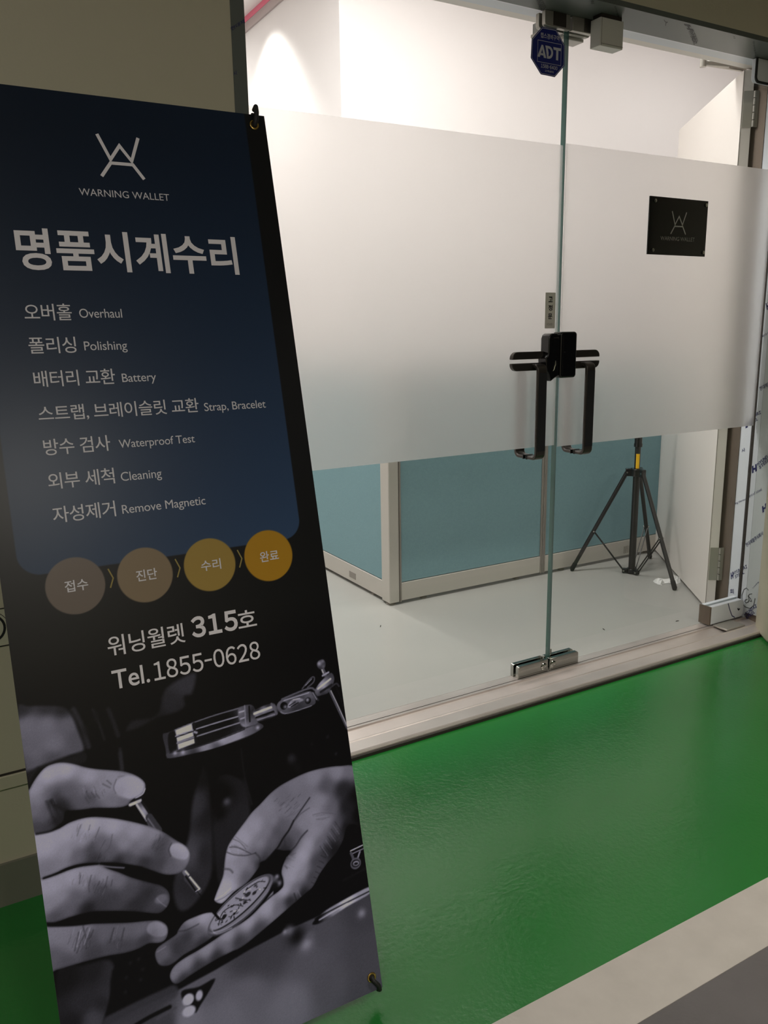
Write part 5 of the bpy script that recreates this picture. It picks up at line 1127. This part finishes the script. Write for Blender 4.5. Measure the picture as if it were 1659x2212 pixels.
('S',[(0.4625,0.3315),(0.4664,0.3316),(0.4703,0.3299)],0.00063,80,0.0008,0.35),
('S',[(0.4545,0.3327),(0.4614,0.3302),(0.4685,0.3298)],0.001,80,0.0008,0.35),
('S',[(0.4594,0.3295),(0.4636,0.3277),(0.4678,0.3278)],0.00093,128,0.0008,0.35),
('S',[(0.466,0.3391),(0.4733,0.3382),(0.4806,0.3361)],0.00109,80,0.0008,0.35),
('S',[(0.4461,0.3411),(0.4535,0.3385),(0.4611,0.338)],0.00062,80,0.0008,0.35),
('S',[(0.392,0.288),(0.3958,0.2854),(0.3993,0.2826)],0.00064,146,0.0008,0.35),
('S',[(0.3897,0.2843),(0.3942,0.28),(0.3997,0.277)],0.00081,92,0.0008,0.35),
('S',[(0.3868,0.2736),(0.3902,0.2709),(0.3937,0.2685)],0.00097,146,0.0008,0.35),
('S',[(0.3909,0.2718),(0.3944,0.2688),(0.3983,0.2663)],0.00084,92,0.0008,0.35),
('S',[(0.3915,0.286),(0.3953,0.2836),(0.3987,0.2807)],0.00079,146,0.0008,0.35),
('S',[(0.3941,0.2876),(0.3983,0.2832),(0.4037,0.2805)],0.00069,92,0.0008,0.35),
('S',[(0.3827,0.2725),(0.3872,0.2695),(0.3914,0.266)],0.00105,92,0.0008,0.35),
('S',[(0.3969,0.2854),(0.4,0.2829),(0.4034,0.2807)],0.00069,92,0.0008,0.35),
('S',[(0.0294,0.4846),(0.0301,0.4803),(0.031,0.4759)],0.00069,34,0.0008,0.35),
('S',[(0.034,0.4902),(0.034,0.4864),(0.0353,0.4827)],0.00106,90,0.0008,0.35),
('S',[(0.0325,0.4879),(0.0336,0.4846),(0.0337,0.4813)],0.00098,34,0.0008,0.35),
('S',[(0.0238,0.4856),(0.025,0.4833),(0.0247,0.4809)],0.0006,34,0.0008,0.35),
('S',[(0.0311,0.4755),(0.0317,0.4708),(0.0328,0.4662)],0.0008,34,0.0008,0.35),
('S',[(0.0315,0.4874),(0.0313,0.4853),(0.0322,0.4833)],0.00099,90,0.0008,0.35),
('S',[(0.0254,0.4855),(0.0264,0.4821),(0.0266,0.4787)],0.00104,34,0.0008,0.35),
('S',[(0.0305,0.4913),(0.0314,0.4857),(0.0326,0.4802)],0.00108,34,0.0008,0.35),
('S',[(0.2122,0.3189),(0.2175,0.3084)],0.0068,96,0.001,1.0),
('S',[(0.2156,0.3081),(0.2306,0.2817)],0.01105,60,0.0008,1.0),
('S',[(0.2198,0.3076),(0.2328,0.2838)],0.00255,190,0.0006,1.0),
('S',[(0.2136,0.3107),(0.2267,0.282)],0.00255,14,0.0006,1.0),
('S',[(0.2141,0.3192),(0.2181,0.3121)],0.00255,170,0.0008,1.0),
('S',[(0.2267,0.282),(0.2328,0.2838)],0.0017,170,0.0006,1.0),
('S',[(0.2281,0.2821),(0.2414,0.2569),(0.2521,0.2376)],0.00119,14,0.0006,1.0),
('S',[(0.2491,0.2411),(0.2576,0.2256)],0.00425,10,0.0006,1.0)]
step = .0012
us = np.linspace(0, BW, int(BW/step)+1)
vs_ = np.concatenate([np.arange(0, .875, step), np.arange(.875, 1.58, .006), np.linspace(1.58, BH, 6)])
NU, NV = len(us), len(vs_)
UU, VV = np.meshgrid(us, vs_)
def sm(x): x = np.clip(x, 0, 1); return x*x*(3-2*x)
# ground colours (screen values): black margin, navy panel with round lower corners
C = np.zeros((NV, NU, 3)); C[:] = (8, 9, 11)
px0, px1, py0, rad = .0262, .4965, .8335, .034
qx = np.abs(UU-(px0+px1)/2)-((px1-px0)/2-rad); qy = -(VV-py0-rad)
sd = np.hypot(np.maximum(qx, 0), np.maximum(qy, 0)) + np.minimum(np.maximum(qx, qy), 0) - rad
mk = sm(.5-sd/.0026)[..., None]
tn = np.clip((VV-.84)/(1.55-.84), 0, 1)[..., None]; tu = (UU/BW)[..., None]
navy = (np.array([31, 48, 72])*(1-tn)+np.array([9, 20, 35])*tn)*(.80+.26*tu)
C = C*(1-mk)+navy*mk
for (cx, cy, col) in ((.1054, .8085, (76, 68, 62)), (.2141, .8088, (92, 80, 63)), (.3232, .8094, (112, 93, 44)), (.4298, .8096, (126, 93, 20))):
    k = sm(.5-(np.hypot(UU-cx, VV-cy)-.0448)/.0022)[..., None]; C = C*(1-k)+np.array(col)*k
G = np.zeros((NV, NU)); G[:] = 5.0           # monochrome photograph
GM = sm((.745-VV)/.11)                        # it fades into the black field
def sub(u0, u1, v0, v1, pad):
    i0, i1 = np.searchsorted(us, [u0-pad, u1+pad]); j0, j1 = np.searchsorted(vs_, [v0-pad, v1+pad])
    return slice(max(j0-1, 0), j1+1), slice(max(i0-1, 0), i1+1)
def seg_dist(P, A, B):
    ax, ay = A; dx, dy = B[0]-ax, B[1]-ay; l = dx*dx+dy*dy+1e-12
    t_ = np.clip(((P[0]-ax)*dx+(P[1]-ay)*dy)/l, 0, 1)
    return np.hypot(P[0]-ax-t_*dx, P[1]-ay-t_*dy)
def spline(pts, closed, k=4):
    n = len(pts); out = []
    for i in range(n if closed else n-1):
        p = [np.array(pts[(i+o_) % n] if closed else pts[min(max(i+o_, 0), n-1)]) for o_ in (-1, 0, 1, 2)]
        for j in range(k):
            s_ = j/k
            out.append(.5*((2*p[1])+(p[2]-p[0])*s_+(2*p[0]-5*p[1]+4*p[2]-p[3])*s_*s_+(3*p[1]-p[0]-3*p[2]+p[3])*s_**3))
    if not closed: out.append(np.array(pts[-1]))
    return out
def soften(v, r):
    for _ in range(2):
        for ax in (0, 1):
            pad = [(0, 0), (0, 0)]; pad[ax] = (r+1, r)
            c_ = np.cumsum(np.pad(v, pad, mode='edge'), axis=ax); n_ = v.shape[ax]
            v = (np.take(c_, range(2*r+1, 2*r+1+n_), ax)-np.take(c_, range(0, n_), ax))/(2*r+1)
    return v
def blend(sl, k, val): G[sl] = G[sl]*(1-k)+val*k
for a in ART:
    if a[0] == 'P':
        _, pts, tones, soft, rnd_, smo = a
        q = spline(pts, True) if smo else [np.array(p) for p in pts]
        xs_ = [p[0] for p in q]; ys_ = [p[1] for p in q]
        sl = sub(min(xs_), max(xs_), min(ys_), max(ys_), soft*2+.002)
        P_ = (UU[sl], VV[sl])
        if P_[0].size == 0: continue
        dist = np.full(P_[0].shape, 9.0); ins = np.zeros(P_[0].shape, bool)
        for i in range(len(q)):
            A_, B_ = q[i], q[(i+1) % len(q)]
            dist = np.minimum(dist, seg_dist(P_, A_, B_))
            c1 = (A_[1] > P_[1]) != (B_[1] > P_[1])
            with np.errstate(divide='ignore', invalid='ignore'):
                xi = (B_[0]-A_[0])*(P_[1]-A_[1])/((B_[1]-A_[1]) if B_[1] != A_[1] else 1e-12)+A_[0]
            ins ^= c1 & (P_[0] < xi)
        sdv = np.where(ins, dist, -dist)
        k = sm(.5+sdv/(2*soft+.0008))
        if isinstance(tones, (list, tuple)):
            w_ = np.zeros(P_[0].shape); v_ = np.zeros(P_[0].shape)
            for (tx, ty, tl) in tones:
                ww = 1.0/(((P_[0]-tx)**2+(P_[1]-ty)**2)+1.0e-5)**1.9
                w_ += ww; v_ += ww*tl
            val = soften(v_/w_, 3)
            if rnd_: val = val*(.62+.38*np.sqrt(np.clip(sdv/rnd_, 0, 1)))
        else: val = tones
        blend(sl, k, val)
    elif a[0] == 'S':
        _, pts, wd, lum, soft, op = a
        q = spline(pts, False) if len(pts) > 2 else [np.array(p) for p in pts]
        xs_ = [p[0] for p in q]; ys_ = [p[1] for p in q]
        sl = sub(min(xs_), max(xs_), min(ys_), max(ys_), wd+soft*2)
        P_ = (UU[sl], VV[sl])
        if P_[0].size == 0: continue
        dist = np.full(P_[0].shape, 9.0)
        for A_, B_ in zip(q, q[1:]): dist = np.minimum(dist, seg_dist(P_, A_, B_))
        blend(sl, op*sm(.5-(dist-wd/2)/(2*soft+.0004)), lum)
    elif a[0] == 'E':
        _, c_, d_, b_, lum, soft, _h = a
        A_ = math.hypot(*d_); ca, sa = d_[0]/A_, d_[1]/A_
        sl = sub(c_[0]-A_, c_[0]+A_, c_[1]-A_, c_[1]+A_, soft*2)
        X_ = UU[sl]-c_[0]; Y2 = VV[sl]-c_[1]
        e1 = (X_*ca+Y2*sa)/A_; e2 = (-X_*sa+Y2*ca)/b_
        rr_ = np.hypot(e1, e2)
        blend(sl, sm(.5-(rr_-1)*b_/(2*soft+.0004)), lum)
    else:
        _, c_, r_, lum, op = a
        sl = sub(c_[0]-3*r_, c_[0]+3*r_, c_[1]-3*r_, c_[1]+3*r_, .001)
        d2_ = ((UU[sl]-c_[0])**2+(VV[sl]-c_[1])**2)/(r_*r_)
        blend(sl, op*np.exp(-d2_*.9), lum)
ng = np.random.default_rng(5)
G = np.clip(G + ng.normal(0, 1.6, G.shape), 0, 255)
Gc = np.clip((G-112)*1.3+124, 3, 255)[..., None]; gs = Gc*np.array([.945, .945, 1.09])+np.array([0, 0, 3.0])
lowmask = (GM*(VV < .74))[..., None]
dark = np.minimum(C.mean(-1, keepdims=True), 20) < 19.9
C = np.where(VV[..., None] < .7635, C*(1-lowmask)+gs*lowmask, C)
cl_ = np.clip(C, 0, 255)/255.0
alb = np.where(cl_ <= .04045, cl_/12.92, ((cl_+.055)/1.055)**2.4)/.46
co = (np.array(BL)[None, None]+UU[..., None]*np.array(EU)+VV[..., None]*np.array(EV)) - np.array(ORG[ban.name])
nv = NU*NV
me = bpy.data.meshes.new('banner_sheet')
idx = np.arange(nv).reshape(NV, NU)
q4 = np.stack([idx[:-1, :-1], idx[:-1, 1:], idx[1:, 1:], idx[1:, :-1]], -1).reshape(-1, 4)
back = np.array([bp(a, b, -.0006)-ORG[ban.name] for a, b in ((0, 0), (BW, 0), (BW, BH), (0, BH))])
allco = np.concatenate([co.reshape(-1, 3), back]).astype(np.float32)
nq = len(q4); loops = np.concatenate([q4.ravel(), [nv+3, nv+2, nv+1, nv]]).astype(np.int32)
me.vertices.add(nv+4); me.vertices.foreach_set('co', allco.ravel())
me.loops.add(len(loops)); me.loops.foreach_set('vertex_index', loops)
me.polygons.add(nq+1); me.polygons.foreach_set('loop_start', np.arange(0, 4*(nq+1), 4, dtype=np.int32))
me.update(calc_edges=True)
ca_ = me.color_attributes.new('print', 'FLOAT_COLOR', 'POINT')
cv = np.ones((nv+4, 4), np.float32); cv[:nv, :3] = np.clip(alb, 0, .9).reshape(-1, 3); cv[nv:, :3] = .5
ca_.data.foreach_set('color', cv.ravel())
pm = bpy.data.materials.new('printed_vinyl'); pm.use_nodes = True
pp = pm.node_tree.nodes['Principled BSDF']; at_ = pm.node_tree.nodes.new('ShaderNodeAttribute'); at_.attribute_name = 'print'
pm.node_tree.links.new(at_.outputs['Color'], pp.inputs['Base Color'])
pp.inputs['Roughness'].default_value = .3; pp.inputs['Specular IOR Level'].default_value = .3
me.materials.append(pm)
sheet = bpy.data.objects.new('banner_sheet', me); COL.objects.link(sheet); sheet.parent = ban; ORG[sheet.name] = ORG[ban.name]

def btext(bm, s, u0, u1, v0, v1, bold=0.0, spacing=1.0, plain=False):
    add_text(bm, s, bp(u0, v0, .0005), EU*(u1-u0), EV*(v1-v0), bold, spacing, plain)
def blatin(bm, s, u0, u1, v0, v1, bold=0.0, gap=.085): add_latin(bm, s, bp(u0, v0, .0005), EU*(u1-u0), EV*(v1-v0), bold, gap)
bm = BM()
for st in ([(.2318, 1.5400), (.2485, 1.4990), (.2660, 1.5235), (.2830, 1.4990), (.2988, 1.5400)], [(.2306, 1.4695), (.2478, 1.4930), (.2842, 1.4930), (.3000, 1.4695)]):
    add_stroke(bm, st, .0054, bp(0, 0, .0005), EU, EV)
obj('emblem', bm, M['white_print'], sheet)
bm = BM(); btext(bm, 'WARNING WALLET', .1912, .3386, 1.4352, 1.4470, 0, 1, True); obj('brand_lettering', bm, M['pale_print'], sheet)
bm = BM(); btext(bm, '명품시계수리', .0846, .4466, 1.3100, 1.3775, .020); obj('title_lettering', bm, M['white_print'], sheet)
rows = (('오버홀', .0840, .1546, 1.2299, 1.2570, 'Overhaul', .1659, .2330, 1.2339, 1.2488),
        ('폴리싱', .0839, .1544, 1.1774, 1.2035, 'Polishing', .1666, .2344, 1.1762, 1.1954),
        ('배터리 교환', .0847, .2085, 1.1245, 1.1502, 'Battery', .2192, .2748, 1.1226, 1.1412),
        ('스트랩, 브레이슬릿 교환', .0845, .3406, 1.0692, 1.0950, 'Strap, Bracelet', .3500, .4621, 1.0668, 1.0855),
        ('방수 검사', .0857, .1867, 1.0166, 1.0422, 'Waterproof Test', .2002, .3260, 1.0150, 1.0330),
        ('외부 세척', .0854, .1863, .9630, .9888, 'Cleaning', .1961, .2623, .9608, .9800),
        ('자성제거', .0856, .1810, .9099, .9355, 'Remove Magnetic', .1912, .3299, .9078, .9265))
for k, a, b, c, d, e, a2, b2, c2, d2 in rows:
    bm = BM(); btext(bm, k, a, b, c, d, .004, .93); obj('service_lettering', bm, M['pale_print'], sheet)
    bm = BM()
    btext(bm, e, a2, b2, c2, d2, .0, .97)
    obj('service_lettering', bm, M['pale_print'], sheet)
for s, a, b in (('접수', .0890, .1240), ('진단', .1993, .2330), ('수리', .3073, .3420), ('완료', .4131, .4481)):
    bm = BM(); btext(bm, s, a, b, .7998, .8180, .012); obj('step_lettering', bm, M['pale_print'], sheet)
M['gold'] = mat('banner_gold_ink', (.30, .24, .075, 1), .45, spec=.25)
for x in (.1570, .2655, .3740):
    bm = BM(); add_stroke(bm, [(x, .8275), (x+.0062, .8117), (x, .7968)], .0022, bp(0, 0, .0005), EU, EV); obj('step_arrow', bm, M['gold'], sheet)
bm = BM(); btext(bm, '워닝월렛', .1403, .2646, .6880, .7205, .006, .95); blatin(bm, '315', .2769, .3575, .6915, .7270, .03, .11); btext(bm, '호', .3581, .3913, .6927, .7222, .01)
obj('address_lettering', bm, M['white_print'], sheet)
bm = BM(); btext(bm, 'Tel.', .1408, .1990, .6350, .6655, .010); blatin(bm, '1855-0628', .2062, .3899, .6350, .6660, .008); obj('phone_lettering', bm, M['white_print'], sheet)
def ring_mesh(c, n, R_, r_, seg=24, k=10):
    bm = BM(); u, v = frame_of(n); rings = []
    for i in range(seg):
        t_ = 2*PI*i/seg; d = u*math.cos(t_)+v*math.sin(t_)
        rings.append([bm.verts.new(c+d*(R_+r_*math.cos(2*PI*j/k))+n*(r_*.6*math.sin(2*PI*j/k))) for j in range(k)])
    for i in range(seg):
        a, b = rings[i], rings[(i+1) % seg]
        for j in range(k): bm.faces.new((a[j], a[(j+1) % k], b[(j+1) % k], b[j]))
    return bm
GR = [(.513, 1.5861), (.022, 1.5861), (.5165, .0256), (.0185, .0256)]
for gu, gv in GR:
    gm = obj('grommet', ring_mesh(bp(gu, gv, .0006), EN, .0068, .0022), M['brass'], ban, smooth=True)
    bm = BM(); lathe(bm, bp(gu, gv, .0003), EN, [(0, .0056), (.0004, .0056)], 20); obj('eyelet_hole', bm, M['gap'], gm)

# stand behind the sheet: four arms from a hub, hooks through the grommets, one rear leg
st = ban
hubp = bp(BW/2, .62, -.035)
bm = BM(); lathe(bm, hubp-EN*.012, EN, [(0, .026), (.004, .03), (.02, .03), (.024, .026)], 20); obj('hub', bm, M['black_plastic'], st, smooth=True)
ends = [(.519, 1.6125, 1), (.016, 1.6125, 1), (.5285, .003, -1), (.0065, .003, -1)]
for (gu, gv), (eu, ev, sg) in zip(GR, ends):
    e = bp(eu, ev, -.012)
    bm = BM(); tube(bm, [hubp, hubp.lerp(e, .5), e], .0042, 10); ar = obj('arm', bm, M['black_metal'], st, smooth=True)
    bm = BM()
    if sg > 0: pth = [bp(eu+.0008, ev+.004, -.006), bp(eu+.0004, ev+.006, .0035), bp(eu-.001, ev-.006, .0066), bp(gu+.0025, gv+.008, .0062), bp(gu+.0008, gv+.0015, .0042), bp(gu, gv, .0012)]
    else: pth = [bp(eu, ev-.006, -.006), bp(eu-.0012, ev-.002, .004), bp(eu-.004 if eu > .2 else eu+.004, ev+.008, .007), bp(gu, gv-.004, .006), bp(gu, gv, .0012)]
    tube(bm, pth, .0046 if sg > 0 else .0042, 12); obj('hook', bm, M['rubber'], ar, smooth=True)
rear = Vector((hubp.x, hubp.y+.34, .006))
bm = BM(); tube(bm, [hubp, rear], .0045, 10); obj('rear_leg', bm, M['black_metal'], st, smooth=True)

COL.objects.unlink(_to); bpy.data.objects.remove(_to)
